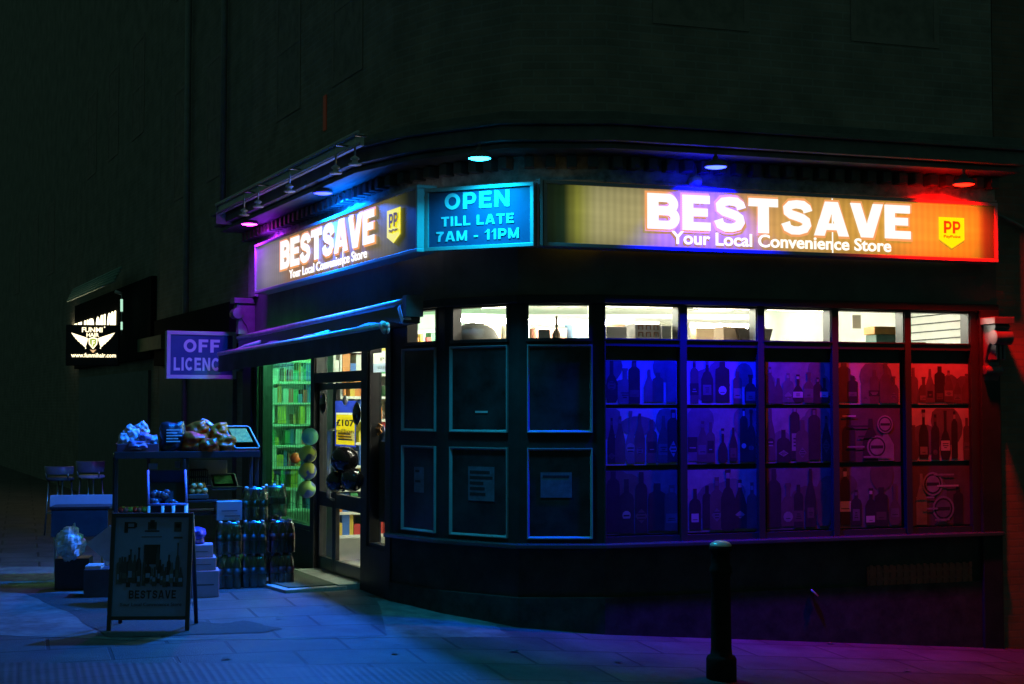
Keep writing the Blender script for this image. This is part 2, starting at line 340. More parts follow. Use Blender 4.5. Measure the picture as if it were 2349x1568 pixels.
def sheet(name, xs, ys, lift, m):
    mb = MB(); mb.smooth = True
    vs = [(x, y, gz(x, y) + lift) for y in ys for x in xs]; nx = len(xs)
    mb.add(vs, [(j * nx + i, j * nx + i + 1, (j + 1) * nx + i + 1, (j + 1) * nx + i) for j in range(len(ys) - 1) for i in range(nx - 1)])
    return tag(mb.build(name, m, origin=(0, 0, 0)), kind='structure')
xs = [-120, -60, -30, -20, -12] + [-8 + .25 * i for i in range(73)] + [14, 20, 30, 60, 120]
sheet('pavement', xs, [-20, 0, 4, 6, 8, 10, 12, 14, 16, 18, 22, 30, 60, 150], 0, pave_material())
def patch(name, pix, lift, m, n=7):
    """ragged sheet lying on the pavement; outline measured on the ground"""
    pts = []
    for i, (x, y) in enumerate(pix):
        a = ground_at(x, y); c = ground_at(*pix[(i + 1) % len(pix)])
        for k in range(n):
            q = a.lerp(c, k / n); j = .025 if k else 0
            pts.append((q.x + R.uniform(-j, j), q.y + R.uniform(-j, j)))
    mb = MB(); mb.add([(x, y, gz(x, y) + lift) for x, y in pts], [tuple(range(len(pts)))])
    return tag(mb.build(name, m, origin=(0, 0, 0)), kind='structure')
patch('concrete_apron', [(-260, 1466), (0, 1457), (350, 1470), (700, 1466), (1000, 1462), (1170, 1462), (1140, 1435), (1000, 1385), (880, 1330), (700, 1290), (400, 1300), (0, 1300), (-400, 1330)], .003,
      mat('apron concrete', (.135, .135, .127), .75, var=.6, scale=4.5, bump=.2), 9)
patch('asphalt_patch', [(252, 1463), (600, 1452), (648, 1443), (560, 1424), (510, 1431), (440, 1425), (300, 1395), (215, 1363), (55, 1361), (170, 1412)], .005,
      mat('worn asphalt', (.04, .04, .04), .8, var=.5, scale=30, bump=.4))
RIB = sheet('tactile_paving', [-6 + .25 * i for i in range(24)], [7.5, 8.5, 9.5, 10.0, 10.55], .004, rib_material())
tag(RIB, kind='structure')

# ------------------------------------------------------------------ the corner shop
shop = thing('corner_shop', (S0[0], S0[1], gz(*S0)), 'dark painted corner shop with lit transom windows under its glowing fascia', 'building')
POLY = [np.array(FL.pt(U_LEFT, 0, 0))[:2], S3, S2, S1, S0, np.array(FR.pt(U_RIGHT, 0, 0))[:2]]
FRAMES = [FL, FA, FB, FC, FR]
def offs(n):
    out = []
    for i in range(len(POLY)):
        if i == 0: out.append(POLY[0] + FL.n * n); continue
        if i == len(POLY) - 1: out.append(POLY[-1] + FR.n * n); continue
        a, b = FRAMES[i - 1].n, FRAMES[i].n; k = a + b; out.append(POLY[i] + k * (n / (1 + a @ b)))
    return out
def strip(mb, n0, n1, z0, z1, uvscale=False, segs=range(5)):
    A, B = offs(n0), offs(n1); run = 0
    for i in range(5):
        L_ = float(np.linalg.norm(B[i + 1] - B[i]))
        if i in segs:
            a0, a1, b0, b1 = A[i], A[i + 1], B[i], B[i + 1]
            P = [(*b0, z0), (*b1, z0), (*a1, z0), (*a0, z0), (*b0, z1), (*b1, z1), (*a1, z1), (*a0, z1)]
            uv = [(run, z0), (run + L_, z0), (run + L_, z1), (run, z1)]
            fs = [(3, 2, 1, 0), (4, 5, 6, 7), (0, 1, 5, 4), (2, 3, 7, 6)]; us = [uv, uv, uv, uv]
            if i == min(segs): fs.append((3, 0, 4, 7)); us.append([(0, z0), (n1 - n0, z0), (n1 - n0, z1), (0, z1)])
            if i == max(segs): fs.append((1, 2, 6, 5)); us.append([(0, z0), (n1 - n0, z0), (n1 - n0, z1), (0, z1)])
            mb.add(P, fs, us if uvscale else None)
        run += L_
# footing wall under the windows (not under the door), sill, fascia board, cornice
b = MB(); strip(b, -.22, .0, -1.3, .49, segs=range(1, 5)); b.build('stall_riser', mat('riser paint', (.05, .055, .052), .9, var=.4, scale=3, bump=.1, spec=.1), shop)
b = MB(); strip(b, -.02, .035, -1.3, .06, segs=range(1, 5)); b.build('plinth', mat('dark plinth', (.045, .047, .045), .9, var=.4, bump=.15, spec=.1), shop, bev=.006)
b = MB(); strip(b, -.22, .10, .50, .545, segs=range(1, 5)); b.build('sill', mat('gloss sill', (.05, .055, .06), .18, var=.2), shop, bev=.012)
b = MB(); strip(b, -.25, .02, 2.745, 3.70); b.build('fascia_board', M_PAINT2, shop)
b = MB(); strip(b, -.25, .018, 3.702, 4.068); strip(b, .019, .045, 3.83, 3.85); b.build('frieze', mat('frieze stone', (.42, .42, .40), .8, var=.55, scale=9, bump=.3), shop)
b = MB(); strip(b, .0, .06, 2.72, 2.80, segs=range(1, 5)); b.build('lower_fascia_moulding', M_PAINT, shop, bev=.01)
b = MB()
strip(b, -.25, .42, 4.07, 4.12); strip(b, -.25, .50, 4.13, 4.26); strip(b, -.25, .55, 4.265, 4.31); strip(b, -.25, .46, 4.315, 4.40)
for F, u0, u1 in ((FL, U_LEFT, 0), (FA, 0, LA), (FB, 0, LB), (FC, -LC, 0), (FR, 0, U_RIGHT)):
    k = max(1, int((u1 - u0) / .17))
    for i in range(k):
        u = u0 + (i + .5) * (u1 - u0) / k; b.fbox(F, u - .045, u + .045, .021, .15, 3.95, 4.06)
b.build('cornice', mat('cornice paint', (.12, .125, .115), .55, var=.35, scale=4, bump=.08), shop, bev=.008)
# upper storeys of brick
b = MB(); strip(b, -.3, .0, 4.40, 10.4, uvscale=True); up = b.build('upper_wall', M_BRICK, shop)
gu0, gz0 = FL.px(500, 480, .60); gu1, gz1 = FL.px(826, 322, .60)
b = MB(); b.fbox(FL, gu0, gu1, .56, .60, 4.22, 4.33); b.tube([FL.pt(gu0, .62, 4.34), FL.pt(gu1, .62, 4.34)], .022, 8); b.tube([FL.pt(gu0, .615, 4.24), FL.pt(gu1, .615, 4.24)], .012, 8)
b.build('gutter', mat('gutter pale', (.50, .52, .52), .35, .2, var=.15), shop)
b = MB(); b.fbox(FL, gu0 - .02, gu0 - .001, -.2, .62, 4.10, 4.36); b.build('gutter_end', mat('gutter end paint', (.32, .33, .40), .5), shop)
q0, q1 = FL.px(739, 300, .02), FL.px(746, 216, .02)
b = MB(); b.fbox(FL, q0[0], q1[0], .002, .012, q0[1], q1[1]); b.build('lit_curtain_gap', emit('dim red room', (1.0, .16, .03), .016), shop)
M_OLDGLASS = mat('unlit window pane', (.24, .21, .18), .9, var=.3)
M_SASH = mat('sash paint', (.27, .23, .20), .9, var=.15)
def sash(F, uc, zc, w_, h_, parent, n=0.0):
    fr = MB(); t = .06
    for q in ((uc - w_ / 2, uc + w_ / 2, zc - h_ / 2, zc - h_ / 2 + t), (uc - w_ / 2, uc + w_ / 2, zc + h_ / 2 - t, zc + h_ / 2), (uc - w_ / 2, uc - w_ / 2 + t, zc - h_ / 2 + t, zc + h_ / 2 - t), (uc + w_ / 2 - t, uc + w_ / 2, zc - h_ / 2 + t, zc + h_ / 2 - t), (uc - w_ / 2 + t, uc + w_ / 2 - t, zc - .025, zc + .025)):
        fr.fbox(F, q[0], q[1], n + .001, n + .010, q[2], q[3])
    wdw = fr.build('window', M_SASH, parent)
    p = MB(); p.fbox(F, uc - w_ / 2 + t, uc + w_ / 2 - t, n + .001, n + .005, zc - h_ / 2 + t, zc + h_ / 2 - t); p.build('pane', M_OLDGLASS, wdw)
for F, u, z in ((FL, -3.6, 6.2), (FL, -1.4, 6.2), (FR, 1.0, 6.2), (FR, 3.1, 6.2)): sash(F, u, z, 1.0, 1.7, shop)

# -- splayed rims and windows
def rim(mb, F, u0, u1, z0, z1, t=.024, n0=.0, n1=.026):
    o = [(u0, z0), (u1, z0), (u1, z1), (u0, z1)]; i = [(u0 + t, z0 + t), (u1 - t, z0 + t), (u1 - t, z1 - t), (u0 + t, z1 - t)]
    h = t * .35; m_ = [(u0 + h, z0 + h), (u1 - h, z0 + h), (u1 - h, z1 - h), (u0 + h, z1 - h)]
    V = [F.pt(u, n0, z) for u, z in o] + [F.pt(u, n1, z) for u, z in o] + [F.pt(u, n1, z) for u, z in m_] + [F.pt(u, n0 + .003, z) for u, z in i]
    fs = []
    for k in range(4):
        l = (k + 1) % 4; fs += [(k, l, 4 + l, 4 + k), (4 + k, 4 + l, 8 + l, 8 + k), (8 + k, 8 + l, 12 + l, 12 + k)]
    mb.add(V, fs)
M_RIM = mat('moulding paint', (.26, .28, .29), .30, var=.15)
def transom(F, u0, u1, z0=2.405, z1=2.705, t=.028):
    """a lit window light over the panels: frame and clear pane"""
    fr = MB()
    fr.fbox(F, u0 - t, u1 + t, -.12, .012, z1, z1 + t); fr.fbox(F, u0 - t, u1 + t, -.12, .03, z0 - t, z0)
    fr.fbox(F, u0 - t, u0, -.12, .010, z0, z1); fr.fbox(F, u1, u1 + t, -.12, .010, z0, z1)
    wd = fr.build('window', M_GREYFR, shop)
    p = MB(); p.fquad(F, u0, u1, -.06, z0, z1); p.build('pane', M_GLASS, wd)
    return wd
def solid(mb, F, u0, u1, z0, z1, n0=-.14, n1=0.0): mb.fbox(F, u0, u1, n0, n1, z0, z1)
front = MB()
# facet panels: (frame, transom px, panel px)
PANELS = []
for F, tx, pa in ((FA, (936, 1000), (925, 1001)), (FB, (1041, 1162), (1034, 1166)), (FC, (1213, 1350), (1209, 1359))):
    tu0, tu1 = F.px(tx[0], 740)[0], F.px(tx[1], 740)[0]; pu0, pu1 = F.px(pa[0], 900)[0], F.px(pa[1], 900)[0]
    lo = {FA: 0.0, FB: 0.0, FC: -LC}[F]; hi = {FA: LA, FB: LB, FC: 0.0}[F]
    transom(F, tu0, tu1)
    solid(front, F, lo, tu0 - .028, 2.377, 2.745); solid(front, F, tu1 + .028, hi, 2.377, 2.745)
    solid(front, F, tu0 - .028, tu1 + .028, 2.733, 2.745)
    solid(front, F, lo, hi, .545, 2.377)
    PANELS.append((F, pu0, pu1))
front.build('panelled_front', M_PAINT, shop)
for F, pu0, pu1 in PANELS:
    for z0, z1 in ((1.545, 2.345), (.585, 1.405)):
        r_ = MB(); rim(r_, F, pu0, pu1, z0, z1); pr = r_.build('panel_moulding', M_RIM, shop)
        p = MB(); p.fquad(F, pu0 + .028, pu1 - .028, .006, z0 + .028, z1 - .028); p.build('pane', M_DARKPANE, pr)
# right-hand window wall: posts, transoms, rails, poster backing
bays_px = [(1385, 1557), (1573, 1735), (1750, 1905), (1920, 2072), (2086, 2222)]
bays = [(FR.px(a, 740)[0], FR.px(c, 740)[0]) for a, c in bays_px]
posts = MB(); ed = [0.0] + [x for ab in bays for x in ab] + [U_RIGHT]
for i in range(0, len(ed), 2):
    a, c = ed[i], ed[i + 1]
    if i == 0: a, c = 0.0, max(.012, c)
    posts.fbox(FR, a, c, -.14, .025, .545, 2.745)
posts.build('mullion', M_GREYFR, shop, bev=.004)
back = MB()
for u0, u1 in bays:
    transom(FR, u0 + .012, u1 - .012, t=.012)
    back.fbox(FR, u0, u1, -.14, -.03, .545, 2.393); back.fbox(FR, u0, u1, -.14, .0, 2.717, 2.745)
back.build('window_backing', M_DARKPANE, shop)
for u0, u1 in bays:
    rails = MB(); rails.fbox(FR, u0 + .001, u1 - .001, -.028, .018, 2.335, 2.391); rails.build('window_rail', M_GREYFR, shop)
    rails = MB(); rails.fbox(FR, u0 + .001, u1 - .001, -.028, .010, .546, .60); rails.build('window_rail', M_GREYFR, shop)
# pilaster end and vent
b = MB(); b.fbox(FR, bays[-1][1] + .085, U_RIGHT - .002, .026, .07, -1.3, 2.74); b.build('pilaster', M_PAINT, shop, bev=.01)
vu0, vz1 = FR.px(1990, 1300, .02); vu1, vz0 = FR.px(2230, 1340, .02)
b = MB(); b.fbox(FR, vu0, vu1, .002, .02, vz0, vz1)
for i in range(16):
    u = vu0 + .02 + (vu1 - vu0 - .06) * i / 15
    for k in range(3): b.fbox(FR, u, u + .035, .0205, .032, vz0 + .03 + k * .075, vz0 + .075 + k * .075)
b.build('vent_grille', mat('terracotta vent', (.20, .08, .05), .7, var=.3), shop)
b = MB(); q = FR.px(1866, 1360, .03)
b.tube([FR.pt(q[0] - .03, .0, q[1] + .03), FR.pt(q[0] - .03, .05, q[1] + .03), FR.pt(q[0] + .03, .06, q[1] - .025)], .011, 8); b.build('pipe_stub', mat('bright pipe', (.7, .7, .7), .2, .7), shop)

# -- console brackets at both ends of the fascia
def console(F, u, parent, z0=2.5, z1=3.15, w_=.16):
    prof = [(.0, z0), (.06, z0), (.10, z0 + .08), (.09, z0 + .2), (.13, z0 + .33), (.22, z0 + .45), (.27, z0 + .55), (.25, z1 - .03), (.0, z1 - .03)]
    mb = MB(); k = len(prof)
    V = [F.pt(u, n, z) for n, z in prof] + [F.pt(u + w_, n, z) for n, z in prof]
    mb.add(V, [tuple(range(k)), tuple(range(2 * k - 1, k - 1, -1))] + [(i, k + i, k + (i + 1) % k, (i + 1) % k) for i in range(k)])
    for z, n, r in ((z0 + .12, .09, .05), (z1 - .16, .24, .075)):
        mb.tube([F.pt(u - .012, n, z), F.pt(u + w_ + .012, n, z)], r, 14)
    mb.fbox(F, u - .03, u + w_ + .03, .0, .30, z1 - .03, z1 + .04)
    for i in range(3): mb.fbox(F, u + .025 + i * .045, u + .05 + i * .045, .10, .235, z0 + .22, z1 - .12)
    return mb.build('console_bracket', mat('console paint', (.13, .12, .13), .45, var=.3, scale=9, bump=.1), parent, bev=.006)
console(FL, -5.12, shop); console(FR, 4.02, shop, 2.02, 2.62, .17)
b = MB(); b.fbox(FL, U_LEFT, -4.85, .022, .10, -.4, 2.45); b.build('pilaster', M_PAINT, shop, bev=.01)
b = MB(); b.fbox(FL, -5.12, -4.78, .021, .07, 3.2, 3.9); b.build('end_pier', mat('pier stone', (.28, .27, .27), .7, var=.4, scale=7, bump=.2), shop, bev=.01)

# -- left front: side window, doorway, small side light
def fpx(F, x, off=0): return F.px(x, 930, off)[0]
uW0, uW1 = fpx(FL, 601), fpx(FL, 716); uD0, uD1 = fpx(FL, 724), fpx(FL, 832); uS0, uS1 = fpx(FL, 846), fpx(FL, 888)
ZT = 2.05                                                       # top of the door
lf = MB()
lf.fbox(FL, U_LEFT, uW0, -.14, .02, -.3, 2.745); lf.fbox(FL, uW1, uD0, -.14, .02, -.3, 2.745)
lf.fbox(FL, uD1, uS0, -.14, .02, -.3, 2.745); lf.fbox(FL, uS1, 0, -.14, .02, -.3, 2.745)
lf.fbox(FL, uW0, uW1, -.14, .02, -.3, .35); lf.fbox(FL, uS0, uS1, -.14, .02, -.3, .35)
lf.fbox(FL, uD0, uD1, -.10, .015, ZT, ZT + .11)
for k in range(4): lf.fbox(FL, uW0 - .34 + k * .085, uW0 - .29 + k * .085, .021, .06, -.1, 2.6)
lf.build('left_front', M_PAINT, shop)
fr = MB(); t = .04
fr.fbox(FL, uW0 + .001, uW0 + t, -.1, .0, .35, 2.74); fr.fbox(FL, uW1 - t, uW1 - .001, -.1, .0, .35, 2.74); fr.fbox(FL, uW0 + t, uW1 - t, -.1, .0, .351, .40)
wd = fr.build('window', M_GREYFR, shop); p = MB(); p.fquad(FL, uW0 + t, uW1 - t, -.05, .40, 2.74); p.build('pane', clear('green tinted glass', (.30, .66, .46), .04), wd)
fr = MB(); fr.fbox(FL, uS0 + .001, uS0 + .03, -.1, .0, .35, 2.74); fr.fbox(FL, uS1 - .03, uS1 - .001, -.1, .0, .35, 2.74); fr.fbox(FL, uS0 + .03, uS1 - .03, -.1, .0, .351, .39)
wd = fr.build('window', M_GREYFR, shop); p = MB(); p.fquad(FL, uS0 + .03, uS1 - .03, -.05, .39, 2.74); p.build('pane', M_GLASS, wd)
p = MB(); p.fquad(FL, uD0 + .02, uD1 - .02, -.05, ZT + .11, 2.74); fr = MB(); fr.fbox(FL, uD0, uD0 + .02, -.1, .0, ZT + .111, 2.74); fr.fbox(FL, uD1 - .02, uD1, -.1, .0, ZT + .111, 2.74)
wd = fr.build('window', M_GREYFR, shop); p.build('pane', M_GLASS, wd)
def leaf(u0, u1):
    fr = MB(); t = .055; z0, z1 = -.05, ZT - .01
    fr.fbox(FL, u0, u0 + t, -.08, -.03, z0, z1); fr.fbox(FL, u1 - t, u1, -.08, -.03, z0, z1)
    fr.fbox(FL, u0 + t, u1 - t, -.08, -.03, z0, z0 + .14); fr.fbox(FL, u0 + t, u1 - t, -.08, -.03, z1 - .07, z1); fr.fbox(FL, u0 + t, u1 - t, -.08, -.03, .66, .82)
    d = fr.build('door', M_BLACK, shop, bev=.004)
    p = MB(); p.fquad(FL, u0 + t, u1 - t, -.055, z0 + .14, .66); p.fquad(FL, u0 + t, u1 - t, -.055, .82, z1 - .07); p.build('pane', M_GLASS, d)
    h = MB(); uh = u0 + .03 if u1 - u0 > .6 else u1 - .03
    h.tube([FL.pt(uh, -.03, .75), FL.pt(uh, .03, .78), FL.pt(uh, .03, 1.5), FL.pt(uh, -.03, 1.53)], .013, 8); h.build('handle', M_ALU, d)
uM = fpx(FL, 761)
leaf(uD0 + .003, uM - .003); leaf(uM + .003, uD1 - .003)
b = MB(); b.fbox(FL, uD0 + .01, uD1 - .01, -.4, .25, -.3, -.055); b.build('door_step', mat('step concrete', (.3, .3, .28), .8, var=.25, scale=10, bump=.1), shop)

# -- interior of the shop, seen through the transoms and the door
A_ = FL.pt(U_LEFT, -.2, 0); E_ = FR.pt(U_RIGHT - .1, -.2, 0); nb = np.array([-FR.n[0], -FR.n[1]])
K1 = Vector((E_.x + nb[0] * 4.9, E_.y + nb[1] * 4.9, 0)); K2 = Vector((A_.x + .1, A_.y + .35, 0))
inner = [tuple(q) for q in offs(-.30)]
room = [(A_.x, A_.y)] + inner[1:5] + [(E_.x, E_.y), (K1.x, K1.y), (K2.x, K2.y)]
b = MB(); b.add([(x, y, -.04) for x, y in room], [tuple(range(len(room)))]); b.build('floor', mat('shop floor', (.45, .44, .40), .4, var=.1), shop)
b = MB(); b.add([(x, y, 3.02) for x, y in room], [tuple(range(len(room) - 1, -1, -1))]); b.build('ceiling', M_CEIL, shop)
b = MB(); wp = [(E_.x, E_.y), (K1.x, K1.y), (K2.x, K2.y), (A_.x, A_.y)]
for i in range(3):
    (x0, y0), (x1, y1) = wp[i], wp[i + 1]; b.quad((x0, y0, -.04), (x1, y1, -.04), (x1, y1, 3.02), (x0, y0, 3.02))
b.build('back_wall', M_WHITE, shop)
b = MB(); Fb = Frame(FR.pt(0, -2.6, 0), FR.d); 
M_SLOT = mat('slat groove', (.03, .03, .03), .8)
mid = MB(); Fe = Frame((E_.x, E_.y), (K1.x - E_.x, K1.y - E_.y))     # right end wall, faced with slatted board
for k in range(30):
    z = .45 + k * .085
    mid.fbox(Fe, 0.05, 1.3, -.012, -.004, z, z + .010); mid.fbox(Fe, 0.05, 1.3, .004, .012, z, z + .010)
mid.build('slatted_panel', M_SLOT, shop)
M_TUBE = emit('warm tube', (1.0, .93, .76), 180)
M_TUBEG = emit('green tube', (.26, 1.0, .48), 260)
def tube_light(c, d, ln, m, label, r=.024):
    d = Vector((d[0], d[1], 0)).normalized(); c = Vector(c)
    t = thing('tube_light', c + Vector((0, 0, .05)), label, 'ceiling light', 'fluorescent tubes inside the shop')
    h = MB(); F = Frame((c.x - d.x * ln / 2, c.y - d.y * ln / 2), d); h.fbox(F, 0, ln, -.04, .04, c.z + .03, c.z + .08); h.build('housing', M_WHITE, t)
    b_ = MB(); b_.tube([c - d * (ln / 2 - .03), c + d * (ln / 2 - .03)], r, 8); b_.build('tube', m, t)
CEIL = 2.93
M_TUBEW = emit('window tube', (1.0, .92, .74), 24)
for u, n, z, ln, lab in ((.75, -1.5, CEIL, 1.5, 'tube light over the first transom window bay of the long side'), (2.6, -1.3, CEIL, 1.6, 'tube light over the third transom window bay of the long side'),
                        (-.9, -2.2, CEIL, 1.3, 'tube light seen through the corner transom windows'), (.6, -4.1, 2.80, 2.2, 'low tube light along the back wall of the shop'),
                        (2.9, -4.3, 2.80, 1.6, 'low tube light along the back wall towards the slatted end')):
    tube_light(FR.pt(u, n, z), FR.d, ln, M_TUBE, lab)
for u, F_, ln, lab in ((.45, FR, .8, 'tube light behind the first transom window, long side'), (1.35, FR, .75, 'tube light behind the second transom window, long side'), (2.1, FR, .7, 'tube light behind the third transom window, long side'), (.45, FB, .4, 'short tube light behind the corner transom nearer the door')):
    tube_light(F_.pt(u, -.215, 2.722), F_.d, ln, M_TUBEW, lab, .012)
tube_light(FL.pt((uW0 + uW1) / 2, -.42, 2.66), FL.d, 1.7, M_TUBEG, 'greenish tube light behind the side window left of the door')
tube_light(FL.pt(-1.3, -1.5, CEIL), FL.d, 1.4, emit('door tube', (.50, 1, .60), 190), 'tube light just inside the shop door')

b = MB()
for k in range(9): b.fbox(FR, -.6 + .6 * k, -.585 + .6 * k, -4.6, -.4, 3.008, 3.016)
for k in range(7): b.fbox(FR, -.9, 4.1, -.6 - .6 * k, -.585 - .6 * k, 3.004, 3.012)
b.build('ceiling_grid', mat('grid grey', (.35, .35, .33), .6), shop)
b = MB(); b.fbox(FR, -.2, 3.9, -4.55, -4.15, 2.52, 2.55); b.build('high_shelf', M_WHITE, shop)
bc = [mat('stock box %d' % i, c, .7, var=.1) for i, c in enumerate(((.45, .30, .18), (.6, .58, .5), (.30, .12, .08), (.12, .2, .3), (.5, .42, .1)))]
stn = ('brown', 'pale', 'dark red', 'blue', 'yellow'); u = 0.0
for i, (w_, h_, m_) in enumerate(((.34, .22, 0), (.28, .30, 1), (.40, .18, 2), (.25, .26, 3), (.36, .24, 0), (.30, .20, 4), (.42, .28, 1), (.28, .22, 0), (.34, .18, 3))):
    b = MB(); b.fbox(FR, u, u + w_, -4.5, -4.2, 2.551, 2.551 + h_)
    tag(b.build('stock_box', bc[m_], bev=.006), '%s box on the high shelf along the back wall, %s from the corner end' % (stn[m_], ('first', 'second', 'third', 'fourth', 'fifth', 'sixth', 'seventh', 'eighth', 'ninth')[i]), 'box', 'boxes on the high back shelf'); u += w_ + .08

# things stored on the high shelf behind the transoms
b = MB(); b.fbox(FR, .05, 4.0, -.60, -.16, 2.34, 2.37); b.build('high_shelf', M_WHITE, shop)
b = MB(); b.fbox(FC, -.76, -.02, -.50, -.16, 2.34, 2.37); b.build('high_shelf', M_WHITE, shop)
b = MB(); b.fbox(FB, .05, LB - .02, -.45, -.16, 2.34, 2.37); b.build('high_shelf', M_WHITE, shop)
def boxthing(name, F, u0, u1, n0, n1, z0, z1, m, label, cat, group=None, parts=None):
    b_ = MB(); b_.fbox(F, u0, u1, n0, n1, z0, z1); o = b_.build(name, m, bev=.006); tag(o, label, cat, group)
    if parts: parts(o)
    return o
def px_box(F, x0, x1, yt, n0, n1, z0, *a, **k):
    u0, zt = F.px(x0, yt, n1); u1, _ = F.px(x1, yt, n1); return boxthing(a[0], F, u0, u1, n0, n1, z0, zt, *a[1:], **k)
G_ST = 'boxes stored behind the transom windows'
px_box(FR, 1392, 1438, 748, -.50, -.24, 2.37, 'storage_box', M_WCARD, 'white box in the first bay transom, far left of it', 'box', G_ST)
def marks(F, x0, x1, y0, y1, n):
    def f(o):
        mb = MB(); ua, zb = F.px(x0, y1, n); uc, zt = F.px(x1, y0, n); w_ = (uc - ua)
        for r in range(2):
            for k in range(3):
                u = ua + w_ * (.12 + .3 * k); z = zb + (zt - zb) * (.15 + .45 * r); h_ = (zt - zb) * .3
                mb.fbox(F, u, u + w_ * .04, n + .001, n + .003, z, z + h_); mb.fbox(F, u + w_ * .16, u + w_ * .2, n + .001, n + .003, z, z + h_); mb.fbox(F, u + w_ * .04, u + w_ * .16, n + .001, n + .003, z + h_ * .8, z + h_)
        mb.build('printed_marks', mat('brown print', (.28, .12, .06), .7), o)
    return f
px_box(FR, 1457, 1515, 742, -.50, -.24, 2.37, 'storage_box', M_WCARD, 'white box printed with brown marks in the first bay transom', 'box', G_ST, parts=marks(FR, 1457, 1515, 742, 777, -.24))
px_box(FR, 1518, 1540, 746, -.45, -.22, 2.37, 'storage_box', M_WHITE, 'small plain white box at the right of the first bay transom', 'box', G_ST)
px_box(FR, 1660, 1712, 748, -.52, -.30, 2.37, 'storage_box', M_CARD, 'beige carton beside the dark tray in the second bay transom', 'box', G_ST)
q0, q1 = FR.px(1695, 760, -.22), FR.px(1776, 760, -.22)
b = MB(); zt_ = FR.px(1740, 753, -.22)[1]
b.fprism(FR, [(q0[0] + .04, 2.371), (q1[0] - .05, 2.371), (q1[0], zt_), (q0[0], zt_)], -.55, -.24)
tag(b.build('tray', mat('dark brown tray', (.05, .03, .02), .5), bev=.006), 'dark flared tray across the second and third transom bays', 'tray')
q = FR.px(1770, 760, -.35); b = MB(); b.lathe(FR.pt(q[0], -.60, 2.37), [(.09, 0), (.09, .14), (.07, .20), (.02, .235), (.0001, .24)], 16)
tag(b.build('dome_canister', mat('grey canister', (.35, .37, .40), .4)), 'grey round-topped canister behind the dark tray', 'canister')
q0, q1 = FR.px(2010, 745, -.3), FR.px(2070, 745, -.3)
boxthing('storage_box', FR, q0[0], q1[0], -.5, -.3, 2.37, 2.50, mat('dark green box', (.03, .10, .07), .5), 'dark green box at the right of the fourth transom bay', 'box', G_ST)
boxthing('storage_box', FR, q0[0] - .02, q1[0] - .02, -.5, -.3, 2.503, 2.58, mat('orange box', (.75, .32, .03), .5), 'orange carton on top of the dark green box', 'box', G_ST)
q = FR.px(2085, 760, -.3), FR.px(2125, 760, -.3)
boxthing('storage_box', FR, q[0][0] + .02, q[1][0], -.5, -.3, 2.37, 2.43, mat('grey box', (.16, .15, .14), .6), 'low dark grey box in the last transom bay', 'box', G_ST)
q = FR.px(1965, 735, -.7); b = MB(); b.fbox(FR, q[0] - .05, q[0] + .05, -.72, -.70, q[1] - .08, q[1] + .06); b.tube([FR.pt(q[0], -.71, q[1] + .06), FR.pt(q[0], -.71, 3.0)], .003, 5)
tag(b.build('hanging_tag', M_WHITE), 'white tag hung on a thread in the fourth transom bay', 'tag')
q = FB.px(1075, 770, -.30); b = MB(); b.lathe(FB.pt(q[0] - .02, -.42, 2.37), [(.24, 0), (.235, .08), (.20, .15), (.13, .20), (.05, .222), (.0001, .225)], 22)
tag(b.build('domed_cover', mat('grey dome', (.30, .31, .29), .55)), 'wide grey domed cover in the corner transom over the panelled front', 'cover')
q = FC.px(1277, 770, -.3); b = MB(); b.lathe(FC.pt(q[0], -.36, 2.37), [(.04, 0), (.04, .09), (.014, .14), (.012, .26), (.0001, .262)], 12)
tag(b.build('bottle', mat('tan bottle', (.35, .22, .13), .3)), 'slim tan bottle standing alone in a corner transom', 'bottle')
q = FC.px(1235, 770, -.3), FC.px(1262, 770, -.3)
boxthing('storage_box', FC, q[0][0], q[1][0], -.45, -.3, 2.37, 2.50, mat('blue grey box', (.25, .28, .32), .6), 'blue grey box beside the slim tan bottle', 'box', G_ST)

# shelving inside, seen through the door and the side window
def goods(mb, F, u0, u1, n0, n1, z, h, nm):
    u = u0
    while u < u1 - .05:
        w_ = R.uniform(.03, .10); mb.cur = R.randrange(nm)
        if R.random() < .12: u += w_; continue
        mb.fbox(F, u, min(u + w_ - .006, u1), n0 + R.uniform(0, .03), n1 - R.uniform(0, .06), z, z + h * R.choice((R.uniform(.35, .6), R.uniform(.6, .95), R.uniform(.6, .95)))); u += w_
GOODM = [mat('pack %s' % n, c, .4, var=.1) for n, c in (('red', (.55, .05, .04)), ('yellow', (.7, .5, .06)), ('white', (.7, .7, .66)), ('blue', (.05, .16, .5)), ('green', (.06, .35, .12)), ('orange', (.7, .25, .05)), ('pale', (.55, .6, .62)))]
def shelving(F, u0, u1, n0, n1, label, zs, m=M_WHITE):
    t = thing('shelf_unit', F.pt((u0 + u1) / 2, (n0 + n1) / 2, -.04), label, 'shelf')
    for z in zs:
        b_ = MB(); b_.fbox(F, u0, u1, n0, n1, z, z + .03); b_.build('shelf', m, t)
    b_ = MB(); b_.fbox(F, u0 - .03, u0 - .001, n0, n1, -.04, zs[-1] + .3); b_.fbox(F, u1 + .001, u1 + .03, n0, n1, -.04, zs[-1] + .3); b_.fbox(F, u0, u1, n0 - .03, n0 - .001, -.04, zs[-1] + .3); b_.build('frame', m, t)
    g = MB()
    for z in zs: goods(g, F, u0 + .01, u1 - .01, n0 + .04, n1 - .01, z + .031, .28, len(GOODM))
    o = g.build('packets', GOODM, origin=F.pt((u0 + u1) / 2, (n0 + n1) / 2, zs[0])); tag(o, 'rows of small coloured packets filling the ' + label.split(' with ')[0], 'groceries', kind='stuff')
Fp = Frame(FL.pt(-4.95, -.16, 0), (.9006, .4345)); Fq = Frame(FL.pt(-2.62, -.18, 0), (.9006, .4345))
